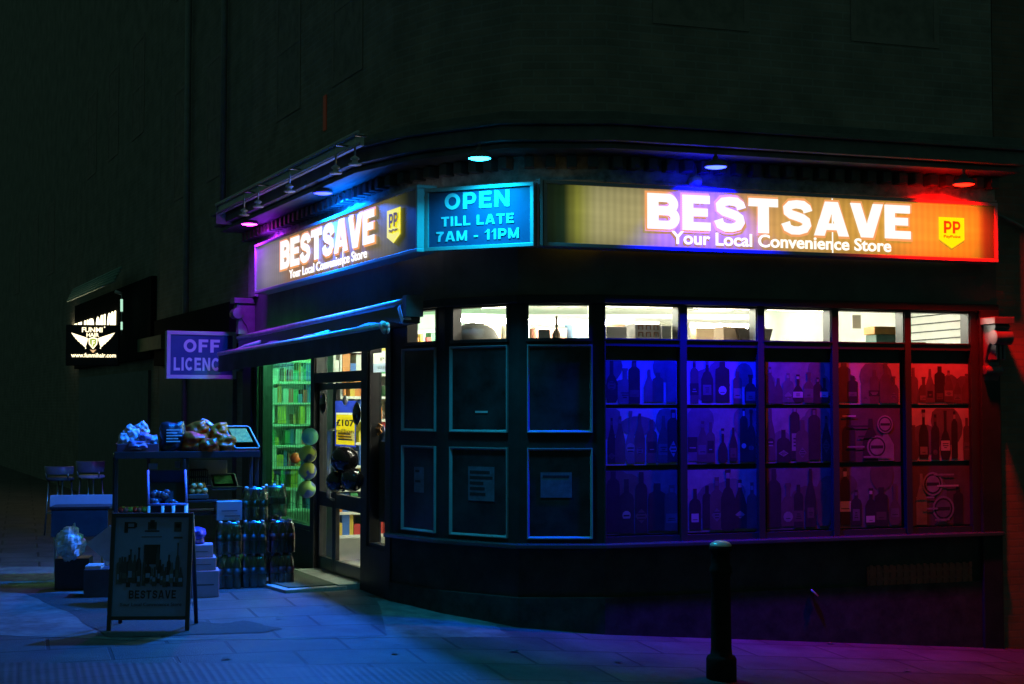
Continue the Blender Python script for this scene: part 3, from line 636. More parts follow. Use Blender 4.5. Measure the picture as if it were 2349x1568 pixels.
shelving(Fp, 0, 1.7, -.30, 0, 'white shelf unit behind the barred side window', [.4, .68, .96, 1.24, 1.52, 1.80, 2.08, 2.36])
shelving(Fq, .12, 2.2, -.30, 0, 'white shelf unit seen through the door glass', [.25, .52, .79, 1.06, 1.33, 1.60, 1.87, 2.14, 2.41])
# collapsible grille inside the side window
b = MB()
n_ = int((uW1 - uW0) / .10)
for k in range(n_): u = uW0 + .05 + k * .10; b.tube([FL.pt(u, -.126, .42), FL.pt(u, -.126, 2.72)], .004, 6)
for k in range(9): z = .6 + k * .24; b.fbox(FL, uW0 + .05, uW1 - .05, -.119, -.112, z, z + .006)
tag(b.build('security_grille', mat('grille green grey', (.30, .34, .32), .5)), 'thin barred folding grille behind the side window by the door', 'grille')
q0, q1 = FL.px(757, 1170, -.9), FL.px(812, 1170, -.9)
b = MB(); b.fbox(FL, q0[0], q1[0] + .1, -1.5, -.9, -.04, .70); fz = tag(b.build('freezer', M_WHITE, bev=.02), 'white freezer cabinet inside the shop door, low behind the glass', 'freezer')
b = MB(); b.fbox(FL, q0[0], q1[0] + .1, -1.5, -.89, .705, .76); b.build('lid', M_ALU, fz)

# ------------------------------------------------------------------ signs
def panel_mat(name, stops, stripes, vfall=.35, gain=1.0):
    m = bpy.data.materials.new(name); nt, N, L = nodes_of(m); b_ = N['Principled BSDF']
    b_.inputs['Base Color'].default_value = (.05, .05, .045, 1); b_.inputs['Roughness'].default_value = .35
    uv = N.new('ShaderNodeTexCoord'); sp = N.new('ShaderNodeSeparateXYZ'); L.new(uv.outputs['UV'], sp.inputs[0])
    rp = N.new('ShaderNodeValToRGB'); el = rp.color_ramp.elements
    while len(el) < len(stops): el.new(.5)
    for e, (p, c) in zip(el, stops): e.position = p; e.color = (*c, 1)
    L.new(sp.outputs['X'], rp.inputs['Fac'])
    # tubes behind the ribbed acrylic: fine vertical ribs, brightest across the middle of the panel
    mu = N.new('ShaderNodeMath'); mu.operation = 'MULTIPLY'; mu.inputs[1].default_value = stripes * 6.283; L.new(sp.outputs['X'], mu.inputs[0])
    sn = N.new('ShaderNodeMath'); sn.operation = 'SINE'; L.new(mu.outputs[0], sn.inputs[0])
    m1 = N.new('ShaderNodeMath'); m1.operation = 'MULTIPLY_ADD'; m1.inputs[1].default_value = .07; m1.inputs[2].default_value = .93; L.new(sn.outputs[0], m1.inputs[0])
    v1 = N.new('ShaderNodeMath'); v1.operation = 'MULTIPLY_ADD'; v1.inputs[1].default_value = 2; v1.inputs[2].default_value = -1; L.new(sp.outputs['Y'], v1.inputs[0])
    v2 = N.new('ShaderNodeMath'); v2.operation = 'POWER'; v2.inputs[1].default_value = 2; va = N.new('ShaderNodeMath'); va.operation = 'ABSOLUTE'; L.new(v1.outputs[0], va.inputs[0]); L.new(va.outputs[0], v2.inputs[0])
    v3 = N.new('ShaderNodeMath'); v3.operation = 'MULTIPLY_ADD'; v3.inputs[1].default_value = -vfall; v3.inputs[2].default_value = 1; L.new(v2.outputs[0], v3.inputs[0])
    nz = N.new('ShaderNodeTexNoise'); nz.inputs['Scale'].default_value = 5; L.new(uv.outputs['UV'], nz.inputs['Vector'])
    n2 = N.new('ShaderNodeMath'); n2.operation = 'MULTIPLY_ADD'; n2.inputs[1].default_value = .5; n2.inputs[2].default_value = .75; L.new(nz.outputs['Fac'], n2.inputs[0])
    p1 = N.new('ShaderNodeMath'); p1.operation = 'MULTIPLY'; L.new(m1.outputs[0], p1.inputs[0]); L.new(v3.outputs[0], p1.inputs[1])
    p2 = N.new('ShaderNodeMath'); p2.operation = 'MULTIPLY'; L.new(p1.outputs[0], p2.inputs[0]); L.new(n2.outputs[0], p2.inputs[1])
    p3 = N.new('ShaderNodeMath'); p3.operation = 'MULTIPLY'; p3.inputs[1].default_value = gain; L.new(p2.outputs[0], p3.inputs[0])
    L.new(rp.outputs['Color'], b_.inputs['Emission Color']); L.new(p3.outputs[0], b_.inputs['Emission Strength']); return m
M_SIGNFR = mat('sign frame silver', (.34, .34, .35), .45, .2, var=.08)
M_LETTER = emit('glowing letters', (1.0, .96, .90), 1.1)
M_TAG = emit('glowing tagline', (1.0, .94, .80), 1.3)
M_HALO = emit('amber letter halo', (1.0, .40, .13), .9)  # halo around the letters, painted as a larger glowing outline behind them
M_YEL = emit('glowing yellow badge', (1.0, .90, .0), .95)
M_BROWN = emit('badge print', (.22, .07, .0), .35)
def sign_box(F, u0, u1, z0, z1, n0, n1, name, label, pm, frame_m=M_SIGNFR, t=.045):
    s_ = thing(name, F.pt((u0 + u1) / 2, (n0 + n1) / 2, z0), label, 'sign')
    b_ = MB(); b_.fbox(F, u0, u1, n0, n1, z0, z0 + t); b_.fbox(F, u0, u1, n0, n1, z1 - t, z1)
    b_.fbox(F, u0, u0 + t, n0, n1 - .001, z0 + t, z1 - t); b_.fbox(F, u1 - t, u1, n0, n1 - .001, z0 + t, z1 - t)
    b_.build('frame', frame_m, s_, bev=.004)
    p_ = MB(); p_.fquad(F, u0 + t, u1 - t, n1 - .02, z0 + t, z1 - t, [(0, 0), (1, 0), (1, 1), (0, 1)]); p_.fbox(F, u0 + t, u1 - t, n0 + .01, n0 + .03, z0 + t, z1 - t)
    p_.build('panel', pm, s_); return s_
def badge(s_, F, x0, x1, y0, y1, ys, off):
    u0, zt = F.px(x0, y0, off); u1, zt2 = F.px(x1, y0, off); zb = F.px((x0 + x1) / 2, y1, off)[1]; zs = F.px((x0 + x1) / 2, ys, off)[1]
    b_ = MB(); b_.fprism(F, [(u0, zs), ((u0 + u1) / 2, zb), (u1, zs), (u1, zt), (u0, zt)], off, off + .006); bo = b_.build('badge', M_YEL, s_)
    b_ = MB(); w_ = u1 - u0; h_ = zt - zb
    heavy(b_, F, 'PP', u0 + w_ * .18, u0 + w_ * .84, off + .007, off + .010, zb + h_ * .48, zt - h_ * .12, .1, .85)
    text_mesh(b_, F, 'PayPoint', u0 + w_ * .18, u0 + w_ * .84, off + .007, off + .010, zb + h_ * .31, zb + h_ * .42, .02); b_.build('badge_lettering', M_BROWN, bo)
OFFS = .235
# long sign over the right-hand windows
st_r = [(0, (.004, .007, .003)), (.035, (.008, .016, .004)), (.065, (.20, .20, .03)), (.10, (.31, .28, .12)), (.19, (.33, .28, .12)), (.235, (.50, .24, .10)), (.34, (.52, .24, .14)), (.50, (.56, .30, .08)), (.62, (.52, .27, .05)), (.78, (.58, .27, .03)), (.90, (.52, .26, .01)), (.955, (.30, .22, .01)), (.975, (.08, .03, .002)), (1, (.02, .006, .001))]  # orange stops put the glow around the letters into the panel emission
ur0, ur1 = FR.px(1247, 500, .25)[0], FR.px(2290, 530, .25)[0]
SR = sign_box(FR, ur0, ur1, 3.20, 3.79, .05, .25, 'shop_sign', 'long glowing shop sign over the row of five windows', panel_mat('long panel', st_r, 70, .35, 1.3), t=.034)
b = MB(); heavy_px(b, FR, 'BESTSAVE', 1481, 437, 528.5, 2093, 467, 554.5, OFFS, .004, .075, 1.26); b.build('letter_halo', M_HALO, SR)
b = MB(); heavy_px(b, FR, 'BESTSAVE', 1486, 442, 523, 2088, 472, 549, OFFS, .012, .10, 1.13); b.build('lettering', M_LETTER, SR)
b = MB(); text_px(b, FR, 'Your Local Convenience Store', 1540, 529, 559, 2044, 549, 578, OFFS, .006, .02); b.build('tagline', M_TAG, SR)
badge(SR, FR, 2153, 2211, 497, 569, 549, OFFS)
qa = FR.px(1909, 455, OFFS), FR.px(1909, 583, OFFS)
b = MB(); b.fbox(FR, qa[0][0] - .005, qa[0][0] + .005, OFFS - .003, OFFS + .003, qa[1][1], qa[0][1]); b.build('panel_joint', M_TAG, SR)
# shorter sign over the door
st_l = [(0, (.16, .15, .26)), (.03, (.20, .19, .28)), (.08, (.36, .33, .38)), (.20, (.40, .33, .32)), (.27, (.50, .25, .14)), (.45, (.46, .25, .10)), (.6, (.48, .26, .16)), (.72, (.40, .24, .16)), (.80, (.28, .22, .11)), (.87, (.24, .21, .05)), (.92, (.09, .09, .02)), (.96, (.012, .013, .008)), (1, (.004, .005, .006))]  # orange middle stops carry the painted glow of the letters
ul0, ul1 = FL.px(583, 620, .25)[0], FL.px(956, 500, .25)[0]
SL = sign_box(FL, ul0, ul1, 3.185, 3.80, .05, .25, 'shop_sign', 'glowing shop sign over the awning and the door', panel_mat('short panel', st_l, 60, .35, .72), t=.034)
b = MB(); heavy_px(b, FL, 'BESTSAVE', 642, 548, 620.5, 863, 477, 562.5, OFFS, .004, .075, 1.2); b.build('letter_halo', M_HALO, SL)
b = MB(); heavy_px(b, FL, 'BESTSAVE', 645, 552, 616, 860, 481, 558, OFFS, .012, .10, 1.08); b.build('lettering', M_LETTER, SL)
b = MB(); text_px(b, FL, 'Your Local Convenience Store', 664, 616, 638, 842, 571, 592, OFFS, .006, .012); b.build('tagline', M_TAG, SL)
badge(SL, FL, 889, 919, 484, 557, 540, OFFS)
qa = FL.px(787, 500, OFFS), FL.px(787, 611, OFFS)
b = MB(); b.fbox(FL, qa[0][0] - .006, qa[0][0] + .006, OFFS - .003, OFFS + .003, qa[1][1], qa[0][1]); b.build('panel_joint', M_TAG, SL)
# unlit opening hours sign across the corner
_o = at(974, 500, 12.87); _o2 = meet((_o.x, _o.y), (2.29, -1), 1224); FO = Frame((_o.x, _o.y), (2.29, -1))
uo1 = float((_o2 - FO.P) @ FO.d)
M_BLUEP = mat('blue sign panel', (.015, .07, .16), .3, var=.08); M_PALE = mat('pale lettering', (.55, .62, .66), .5, var=.05)
SO = sign_box(FO, 0, uo1, FO.px(1100, 570)[1], FO.px(1100, 424)[1], -.09, .0, 'opening_hours_sign', 'blue opening hours sign across the corner, cyan under its lamp', M_BLUEP, t=.035)
b = MB(); heavy_px(b, FO, 'OPEN', 1020, 444, 482, 1169, 434, 472, -.018, .004, .16, .92); heavy_px(b, FO, 'TILL LATE', 1012, 497, 519, 1179, 488, 511, -.018, .004, .16, .9)
heavy_px(b, FO, '7AM - 11PM', 1001, 532, 554, 1191, 521, 546, -.018, .004, .16, .9); b.build('lettering', M_PALE, SO)
b = MB(); b.fbox(FO, -.10, -.002, -.05, -.02, FO.px(975, 437)[1], FO.px(975, 430)[1] + .01); b.build('bracket', M_SIGNFR, SO)
qe = FR.px(1242, 413, .27), FR.px(1242, 562, .27)
b = MB(); b.fbox(FR, qe[0][0] - .012, qe[0][0] + .012, .10, .27, qe[1][1], qe[0][1] + .02)
tag(b.build('end_plate', M_SIGNFR), 'thin silver upright between the opening hours sign and the long sign', 'sign edge')
# projecting off licence sign
_w = FL.pt(-5.62, 0, 0); FO2 = Frame((_w.x + FL.n[0] * 1.03, _w.y + FL.n[1] * 1.03), (-FL.n[0], -FL.n[1]))
M_NAVY = mat('navy sign panel', (.03, .03, .16), .35, var=.1)
SJ = sign_box(FO2, 0, .93, 2.145, 2.775, -.06, .06, 'projecting_sign', 'navy sign with pale border jutting out past the awning end', M_NAVY, mat('pale sign border', (.42, .43, .46), .5, var=.05), t=.05)
b = MB(); heavy_px(b, FO2, 'OFF', 421, 778, 808, 504, 778, 808, .041, .004, .16, .95); heavy_px(b, FO2, 'LICENCE', 398, 820, 850, 521, 820, 850, .041, .004, .16, .9); b.build('lettering', M_PALE, SJ)
b = MB(); b.tube([FO2.pt(.93, 0, 2.65), FO2.pt(1.03, 0, 2.65)], .02, 8); b.tube([FO2.pt(.93, 0, 2.27), FO2.pt(1.03, 0, 2.27)], .02, 8); b.build('bracket', M_STEEL, SJ)

# ------------------------------------------------------------------ lamps over the signs
M_LAMP = mat('lamp body', (.10, .10, .11), .4, .3)
def flood(F, x, y, off, col, power, label, core=None, r=.10, spread=112, tilt=0, glow=32, size=None):
    u, z = F.px(x, y, off); p = F.pt(u, off, z)
    t = thing('flood_lamp', p, label, 'lamp', 'coloured lamps under the cornice')
    b_ = MB(); b_.lathe(p, [(r * 1.05, .0), (r * 1.1, .012), (r * 1.0, .035), (r * .6, .06), (.03, .075), (.02, .10), (.0001, .105)], 22); b_.build('lamp_shade', M_LAMP, t)
    b_ = MB(); b_.tube([p + Vector((0, 0, .10)), Vector((p.x, p.y, 4.07))], .014, 8); b_.build('stem', M_LAMP, t)
    b_ = MB(); b_.lathe(p, [(.0001, -.016), (r * .5, -.013), (r * .85, -.005), (r * 1.0, .001)], 22); b_.build('lens', emit('lens ' + label[:18], core or col, glow), t)
    ld = bpy.data.lights.new('lamp_light', 'AREA'); ld.shape = 'DISK'; ld.size = size or r * 1.8; ld.color = col; ld.energy = power
    lo = bpy.data.objects.new('lamp_light', ld); COL.objects.link(lo); ld.spread = math.radians(spread); lo.parent = t; lo.location = (0, 0, -.020); lo.rotation_euler = Vector((-F.n[0] * math.sin(tilt), -F.n[1] * math.sin(tilt), -math.cos(tilt))).to_track_quat('-Z', 'Y').to_euler()
flood(FL, 572, 514, .37, (.28, .02, 1.0), 46, 'magenta glowing lamp at the far left end of the cornice', (1, .02, .75), spread=158)
flood(FL, 741, 443, .37, (.001, .15, 1.0), 500, 'blue-white glowing lamp over the middle of the door sign', (.022, .022, 1), spread=160, glow=14)
flood(FO, 1100, 363, .34, (.0005, .52, .9), 46, 'cyan glowing lamp over the opening hours sign', (.012, .5, .9), glow=34, spread=140, size=.34)
flood(FR, 1642, 383, .47, (.00006, .00012, 1.0), 340, 'blue glowing lamp over the start of the long sign', (.02, .036, 1), tilt=.5, glow=13, spread=100)
flood(FR, 2211, 423, .47, (1.0, .0001, .00003), 160, 'red glowing lamp at the right end of the long sign', (1, .006, .002), tilt=.5, glow=10, spread=126)
# unlit swan-neck lamps hung from the cornice on the door side
def swan(x, y, label):
    u, z = FL.px(x, y, .72); p = FL.pt(u, .72, z)
    t = thing('swan_neck_lamp', p, label, 'lamp', 'unlit lamps hung from the cornice on the door side')
    m_ = FL.pt(u, .72, 4.24)
    b_ = MB(); b_.tube([FL.pt(u, .603, 4.27), m_ + Vector((0, 0, .03)), m_ + Vector((0, 0, -.01)), p + Vector((0, 0, .09))], .010, 8); b_.build('arm', M_STEEL, t)
    b_ = MB(); b_.lathe(p, [(.060, .0), (.064, .008), (.058, .012), (.028, .02), (.026, .05), (.042, .052), (.044, .062), (.018, .08), (.0001, .092)], 16); b_.build('lamp_shade', mat('pale lamp enamel', (.6, .62, .62), .35, .2), t)
for (x, y), lab in zip(((814, 378), (770, 398), (664, 440), (592, 475), (560, 494)), ('first unlit lamp on the cornice counting from the opening hours sign', 'second unlit lamp on the cornice counting from the opening hours sign', 'unlit lamp on the cornice beside the blue-white lamp', 'fourth unlit lamp, second from the far cornice end', 'last unlit lamp, right above the magenta lamp')):
    swan(x, y, lab)
# round white alarm box on the long side
q = FR.px(1603, 413, .16); c = FR.pt(q[0], .10, q[1])
M_n = Vector((FR.n[0], FR.n[1], 0)).to_track_quat('Z', 'Y').to_matrix()
b = MB(); b.lathe(c, [(.05, -.08), (.05, -.04), (.052, .0), (.05, .03), (.035, .05), (.0001, .058)], 18, M_n)
al = tag(b.build('alarm_sounder', mat('white alarm', (.72, .74, .74), .35)), 'small round white alarm above the long sign, left of its blue lamp', 'alarm')
b = MB(); b.tube([c + Vector((0, 0, .05)), c + Vector((.005, 0, .10)), FR.pt(q[0] + .02, .03, 4.05)], .006, 6); b.build('cable', M_WHITE, al)
b = MB(); pts = [FR.pt(q[0] + .05 + .12 * k, .05, q[1] - .02 - .06 * math.sin(k / 12 * 3.1) - .004 * k) for k in range(12)]
b.tube(pts, .005, 6); tag(b.build('cable', mat('grey cable', (.3, .3, .3), .6)), 'thin cable sagging along the top of the long sign', 'cable')
qa = FR.px(2292, 490, .1), FR.px(2349, 500, .1)
b = MB(); b.tube([FR.pt(qa[0][0], .06, qa[0][1]), FR.pt(qa[0][0] + .25, .05, qa[0][1] - .09), FR.pt(qa[0][0] + .6, .04, qa[0][1] - .25)], .02, 8)
tag(b.build('cable', mat('dark cable', (.2, .2, .2), .6)), 'dark cable dropping from the right end of the long sign', 'cable')

# ------------------------------------------------------------------ awning over the door
n_f = .45
ua0, za0 = FL.px(502, 812, n_f); ua1, za1 = FL.px(888, 745, n_f); ur_0, zr0 = FL.px(540, 778, .14); ur_1, zr1 = FL.px(940, 692, .14)
ur_0 = ua0 + .02
aw = thing('awning', FL.pt((ua0 + ua1) / 2, .2, 2.4), 'dark folded-in awning with a blue-lit front bar over the shop door', 'awning')
M_AWN = mat('awning fabric', (.06, .06, .085), .7, var=.3, scale=5, bump=.15); M_BAR = mat('awning bar', (.60, .60, .62), .35, .3)
b = MB(); b.hexa([FL.pt(ur_0, .20, zr0 - .20), FL.pt(ur_1, .20, zr1 - .20), FL.pt(ur_1, .03, zr1 - .20), FL.pt(ur_0, .03, zr0 - .20), FL.pt(ur_0, .20, zr0 - .015), FL.pt(ur_1, .20, zr1 - .015), FL.pt(ur_1, .03, zr1 - .015), FL.pt(ur_0, .03, zr0 - .015)])
b.build('cassette', M_BLACK, aw, bev=.01)
b = MB(); b.tube([FL.pt(ur_0, .19, zr0), FL.pt(ur_1 - .25, .19, zr1 - (zr1 - zr0) * .25 / (ur_1 - ur_0)), FL.pt(ur_1, .10, zr1 + .03)], .034, 12); b.build('top_bar', M_BAR, aw)
b = MB(); b.tube([FL.pt(ua0, n_f, za0), FL.pt(ua1, n_f, za1)], .028, 12); b.build('front_bar', M_BAR, aw)
b = MB(); K = 40; b.smooth = True; vs = []; rows = 6
for j in range(rows + 1):
    for k in range(K + 1):
        s_ = k / K; t_ = j / rows; u = ua0 + (min(ua1, ur_1) - ua0) * s_; zr = zr0 + (zr1 - zr0) * s_ - .215; zf = za0 + (za1 - za0) * s_ + .012
        vs.append(FL.pt(u, .205 + (n_f - .215) * t_, zr + (zf - zr) * t_ + .035 * math.sin(t_ * 3.14) * (1 + .5 * math.sin(s_ * 23) + .3 * math.sin(s_ * 57))))
b.add(vs, [(j * (K + 1) + k, j * (K + 1) + k + 1, (j + 1) * (K + 1) + k + 1, (j + 1) * (K + 1) + k) for j in range(rows) for k in range(K)]); b.build('fabric', M_AWN, aw)
b = MB(); b.smooth = True; vs = []
for j in range(5):
    for k in range(61):
        s_ = k / 60; u = ua0 + (ua1 - ua0) * s_; z = za0 + (za1 - za0) * s_ - .02 - .215 * j / 4 * (1 - .12 * s_)
        vs.append(FL.pt(u, n_f + .004 + .015 * j / 4 * math.sin(s_ * 60), z))
b.add(vs, [(j * 61 + k, j * 61 + k + 1, (j + 1) * 61 + k + 1, (j + 1) * 61 + k) for j in range(4) for k in range(60)]); b.build('valance', M_AWN, aw)
for s_ in (.12, .55):
    u = ua0 + (ua1 - ua0) * s_; b = MB(); b.tube([FL.pt(u + .5, .10, 2.62), FL.pt(u + .12, .34, 2.53), FL.pt(u, n_f, za0 + (za1 - za0) * s_)], .022, 8); b.build('folding_arm', M_BAR, aw)
for (x, y0, y1, n, r_) in ((929, 704, 738, .16, .055), (882, 742, 760, n_f, .04)):
    qa, qb = FL.px(x - 5, y0, n), FL.px(x + 4, y1, n); b = MB(); b.tube([FL.pt(qa[0], n, qa[1]), FL.pt(qb[0], n, qb[1])], r_, 12); b.build('end_cap', mat('white end cap', (.72, .72, .7), .4), aw, bev=.015)
qa = FL.px(955, 690, .1); b = MB(); b.fbox(FL, qa[0] - .10, qa[0] - .0, .03, .20, 2.62, 2.82); b.build('wall_bracket', M_LAMP, aw)

# ------------------------------------------------------------------ posters on the window backing
POSTM = [mat('poster paper', (.32, .31, .34), .6, var=.18, scale=5, spec=.2), mat('poster dark print', (.025, .024, .028), .6, spec=.2), mat('poster mid print', (.075, .06, .06), .6, spec=.2), mat('poster pale print', (.17, .16, .18), .6, var=.3, spec=.2), mat('poster deep print', (.095, .09, .11), .6, var=.3, spec=.2)]
def bottle_poly(kind, w_, h_):
    P = {0: [(.5, 0), (.5, .62), (.42, .70), (.17, .76), (.15, .97), (.17, 1)], 1: [(.5, 0), (.5, .48), (.36, .62), (.16, .78), (.13, 1)], 2: [(.42, 0), (.5, .05), (.5, .52), (.3, .66), (.14, .70), (.14, .93), (.2, .94), (.2, 1)],
         3: [(.36, 0), (.36, .72), (.3, .78), (.14, .82), (.14, 1)], 4: [(.5, 0), (.5, .72), (.48, .78), (.2, .84), (.2, 1)], 5: [(.32, 0), (.5, .12), (.5, .36), (.3, .52), (.13, .60), (.13, .9), (.17, 1)]}[kind]
    return [(x * w_, y * h_) for x, y in P]
def poster(F, u0, u1, z0, z1, n, seed, style, label, group):
    r = random.Random(seed); mb = MB(); mb.cur = {'light': 0, 'mid': 3, 'dark': 2, 'deep': 4}[style]
    mb.fbox(F, u0, u1, n - .004, n, z0, z1); W, H = u1 - u0, z1 - z0; k = r.choice((4, 5, 5)); nn = n + .0015
    if style != 'dark':
        k = r.choice((5, 6, 7)); base = mb.cur; lay = 0.0
        def P_(pl, m_, up):
            mb.cur = m_; mb.fpoly(F, [(min(max(x, u0 + .003), u1 - .003), min(max(y, z0 + .003), z1 - .003)) for x, y in pl], nn + up)
        for q_ in range(3):                                      # pale and dark washes behind the bottles
            cx_, cz, a, c_ = u0 + W * r.random(), z0 + H * r.uniform(.3, .9), W * r.uniform(.1, .3), H * r.uniform(.15, .4)
            P_([(cx_ + a * math.cos(t_ * .449), cz + c_ * math.sin(t_ * .449)) for t_ in range(14)], 4 if base != 4 else 2, .0001 * q_)
        for i in range(k):
            up = .0006 + .0005 * i; w_ = W / k * r.uniform(.80, 1.25); h_ = H * r.uniform(.58, 1.06); c = u0 + W * (i + .5) / k + r.uniform(-.02, .02); pl = bottle_poly(r.randrange(6), w_, h_); y0 = z0 + H * r.uniform(.01, .06)
            m_ = r.choice((1, 1, 2, 2, 4) if base in (0, 3) else (1, 1, 2)); P_([(c + x, y0 + y) for x, y in pl] + [(c - x, y0 + y) for x, y in reversed(pl)], m_, up)
            lw = w_ * r.uniform(.30, .46); a = y0 + h_ * r.uniform(.08, .24); h2 = h_ * r.uniform(.14, .34); t_ = r.random(); lm = r.choice((0, 3, 4, 2)) if m_ == 1 else r.choice((1, 3, 4))
            if t_ < .45: P_([(c - lw, a), (c + lw, a), (c + lw, a + h2), (c - lw, a + h2)], lm, up + .0002)
            elif t_ < .6: P_([(c - lw, a + h2 / 2), (c, a), (c + lw, a + h2 / 2), (c, a + h2)], lm, up + .0002)
            elif t_ < .75: P_([(c + lw * .9 * math.cos(q * .628), a + h2 / 2 + lw * .9 * math.sin(q * .628)) for q in range(10)], lm, up + .0002)
            if t_ < .75:
                for q_ in range(r.choice((1, 2, 3))):
                    b0 = a + h2 * (.25 + .2 * q_); bw = lw * r.uniform(.3, .7); P_([(c - bw, b0), (c + bw, b0), (c + bw, b0 + h2 * .08), (c - bw, b0 + h2 * .08)], 1 if lm != 1 else 3, up + .0004)
            if r.random() < .4: P_([(c - w_ * .13, y0 + h_ * .84), (c + w_ * .13, y0 + h_ * .84), (c + w_ * .13, y0 + h_ * .93), (c - w_ * .13, y0 + h_ * .93)], lm, up + .0003)
    else:
        def D_(cx_, cz, a, c_, m_, up, n_=16):
            mb.cur = m_; mb.fpoly(F, [(min(max(cx_ + a * math.cos(t_ * 6.2832 / n_), u0 + .003), u1 - .003), min(max(cz + c_ * math.sin(t_ * 6.2832 / n_), z0 + .003), z1 - .003)) for t_ in range(n_)], nn + up)
        def B_(a, c_, b0, b1, m_, up): mb.cur = m_; mb.fpoly(F, [(a, b0), (c_, b0), (c_, b1), (a, b1)], nn + up)
        for i in range(3):                                       # a bottle or two, round emblems, lines of print
            w_ = W * r.uniform(.16, .26); h_ = H * r.uniform(.6, .95); c = u0 + W * (.2 + .3 * i) + r.uniform(-.03, .03); pl = bottle_poly(r.randrange(6), w_, h_)
            mb.cur = r.choice((1, 4, 3)); mb.fpoly(F, [(min(max(x, u0 + .003), u1 - .003), z0 + .01 + y) for x, y in [(c + x, y) for x, y in pl] + [(c - x, y) for x, y in reversed(pl)]], nn + .0004 * i)
        for i in range(2):
            cx_, cz, a = u0 + W * r.uniform(.25, .75), z0 + H * (.28 + .42 * i), W * r.uniform(.12, .2)
            D_(cx_, cz, a, a, 3, .0016 + .002 * i); D_(cx_, cz, a * .84, a * .84, 1, .0020 + .002 * i); D_(cx_, cz, a * .7, a * .7, r.choice((3, 4)), .0024 + .002 * i); B_(cx_ - a * .6, cx_ + a * .6, cz - a * .14, cz + a * .12, 1, .0028 + .002 * i)
        for i in range(5):
            a = u0 + W * r.uniform(.04, .5); B_(a, min(a + W * r.uniform(.2, .45), u1 - .004), z0 + H * (.08 + .19 * i), z0 + H * (.11 + .19 * i), r.choice((0, 3, 1)), .0058)
    o = mb.build('poster', POSTM, origin=F.pt((u0 + u1) / 2, n, z0)); return tag(o, label, 'poster', group)
BAYN = ('first window bay from the corner', 'second window bay', 'middle window bay', 'fourth window bay', 'last window bay')
PX = ((1389, 1553), (1576, 1735), (1757, 1905), (1922, 2065), (2086, 2226))
STY = (('light', 'light', 'deep'), ('light', 'mid', 'mid'), ('mid', 'mid', 'deep'), ('light', 'dark', 'deep'), ('light', 'light', 'dark'))  # darker paper in the lower rows stands in for lamp falloff
for i, (a, c) in enumerate(PX):
    u0, u1 = FR.px(a, 930, -.02)[0], FR.px(c, 930, -.02)[0]
    for j, (zt, zb) in enumerate(((2.205, 1.80), (1.765, 1.245), (1.195, .615))):
        poster(FR, u0, u1, zb, zt, -.022, i * 10 + j, STY[i][j], '%s bottle poster in the %s' % (('top', 'middle', 'lowest')[j], BAYN[i]), 'bottle posters in the shop windows')
# notices low on the corner panels
def notice(F, x0, x1, y0, y1, n, label, m, lines=4):
    u0, zt = F.px(x0, y0, n); u1, zb = F.px(x1, y1, n); mb = MB(); mb.fbox(F, u0, u1, n - .002, n, zb, zt); mb.cur = 1
    for k in range(lines):
        z = zt - (zt - zb) * (.12 + .8 * k / lines); mb.fbox(F, u0 + .02, u0 + (u1 - u0) * R.uniform(.55, .95), n + .0005, n + .0015, z - (zt - zb) * .09, z)
    return tag(mb.build('notice', [m, POSTM[1]], origin=F.pt((u0 + u1) / 2, n, zb)), label, 'notice')
M_NOT = mat('notice paper', (.08, .09, .13), .6, var=.4, scale=12)
notice(FB, 1074, 1134, 1069, 1150, .011, 'dim patterned notice on the lower panel nearer the door', M_NOT, 5)
notice(FC, 1240, 1312, 1083, 1141, .011, 'plain dim notice on the lower panel nearer the long windows', M_NOT, 1)
notice(FA, 950, 972, 1070, 1130, .011, 'narrow dark leaflet on the lower panel beside the door', M_NOT, 2)
b = MB(); qa = FB.px(1090, 944, .012), FB.px(1118, 940, .012); b.fbox(FB, qa[0][0], qa[1][0], .007, .012, qa[0][1] - .01, qa[0][1] + .008)
tag(b.build('sticker', mat('pale sticker', (.5, .5, .5), .4)), 'pale torn sticker strip on the upper corner panel', 'sticker')

# ------------------------------------------------------------------ door dressing
u0, zt = FL.px(769, 919, -.02); u1, zb = FL.px(816, 1026, -.02)
b = MB(); iu0, iu1, iz1 = u0 + .035, u1 - .035, zt - .13; um = iu0 + (iu1 - iu0) * .45
for q in ((u0, iu0, zb, zt), (iu1, u1, zb, zt), (iu0, iu1, zb, zb + .02), (iu0, iu1, iz1, zt)): b.fquad(FL, q[0], q[1], -.02, q[2], q[3])
b.cur = 1
for q in ((iu0, iu1, iz1 - .30, iz1 - .02), (iu0, um, zb + .16, iz1 - .30), (iu0, iu1, zb + .02, zb + .16)): b.fquad(FL, q[0], q[1], -.02, q[2], q[3])
b.cur = 2
for q in ((iu0, iu1, iz1 - .02, iz1), (um, iu1, zb + .16, iz1 - .30)): b.fquad(FL, q[0], q[1], -.02, q[2], q[3])
b.cur = 3; hh = iz1 - zb
text_mesh(b, FL, '\u00a3107', iu0 + .015, iu1 - .01, -.0155, -.0145, zb + hh * .60, zb + hh * .80, .03)
text_mesh(b, FL, 'million', iu0 + .01, iu1 - .02, -.0150, -.0142, zb + hh * .40, zb + hh * .52, .012)
for k in range(3): b.fbox(FL, iu0 + .08, iu1 - .07 - .03 * k, -.0165, -.0155, zb + .07 + .03 * k, zb + .085 + .03 * k)
tag(b.build('lottery_poster', [paper('poster blue', (.03, .06, .55)), paper('poster yellow', (.80, .58, .02)), paper('poster white', (.8, .8, .75)), mat('poster ink', (.02, .02, .12), .5)]), 'blue and yellow jackpot poster on the door glass', 'poster')
u0, zt = FL.px(847, 811, -.03); u1, zb = FL.px(889, 852, -.03)
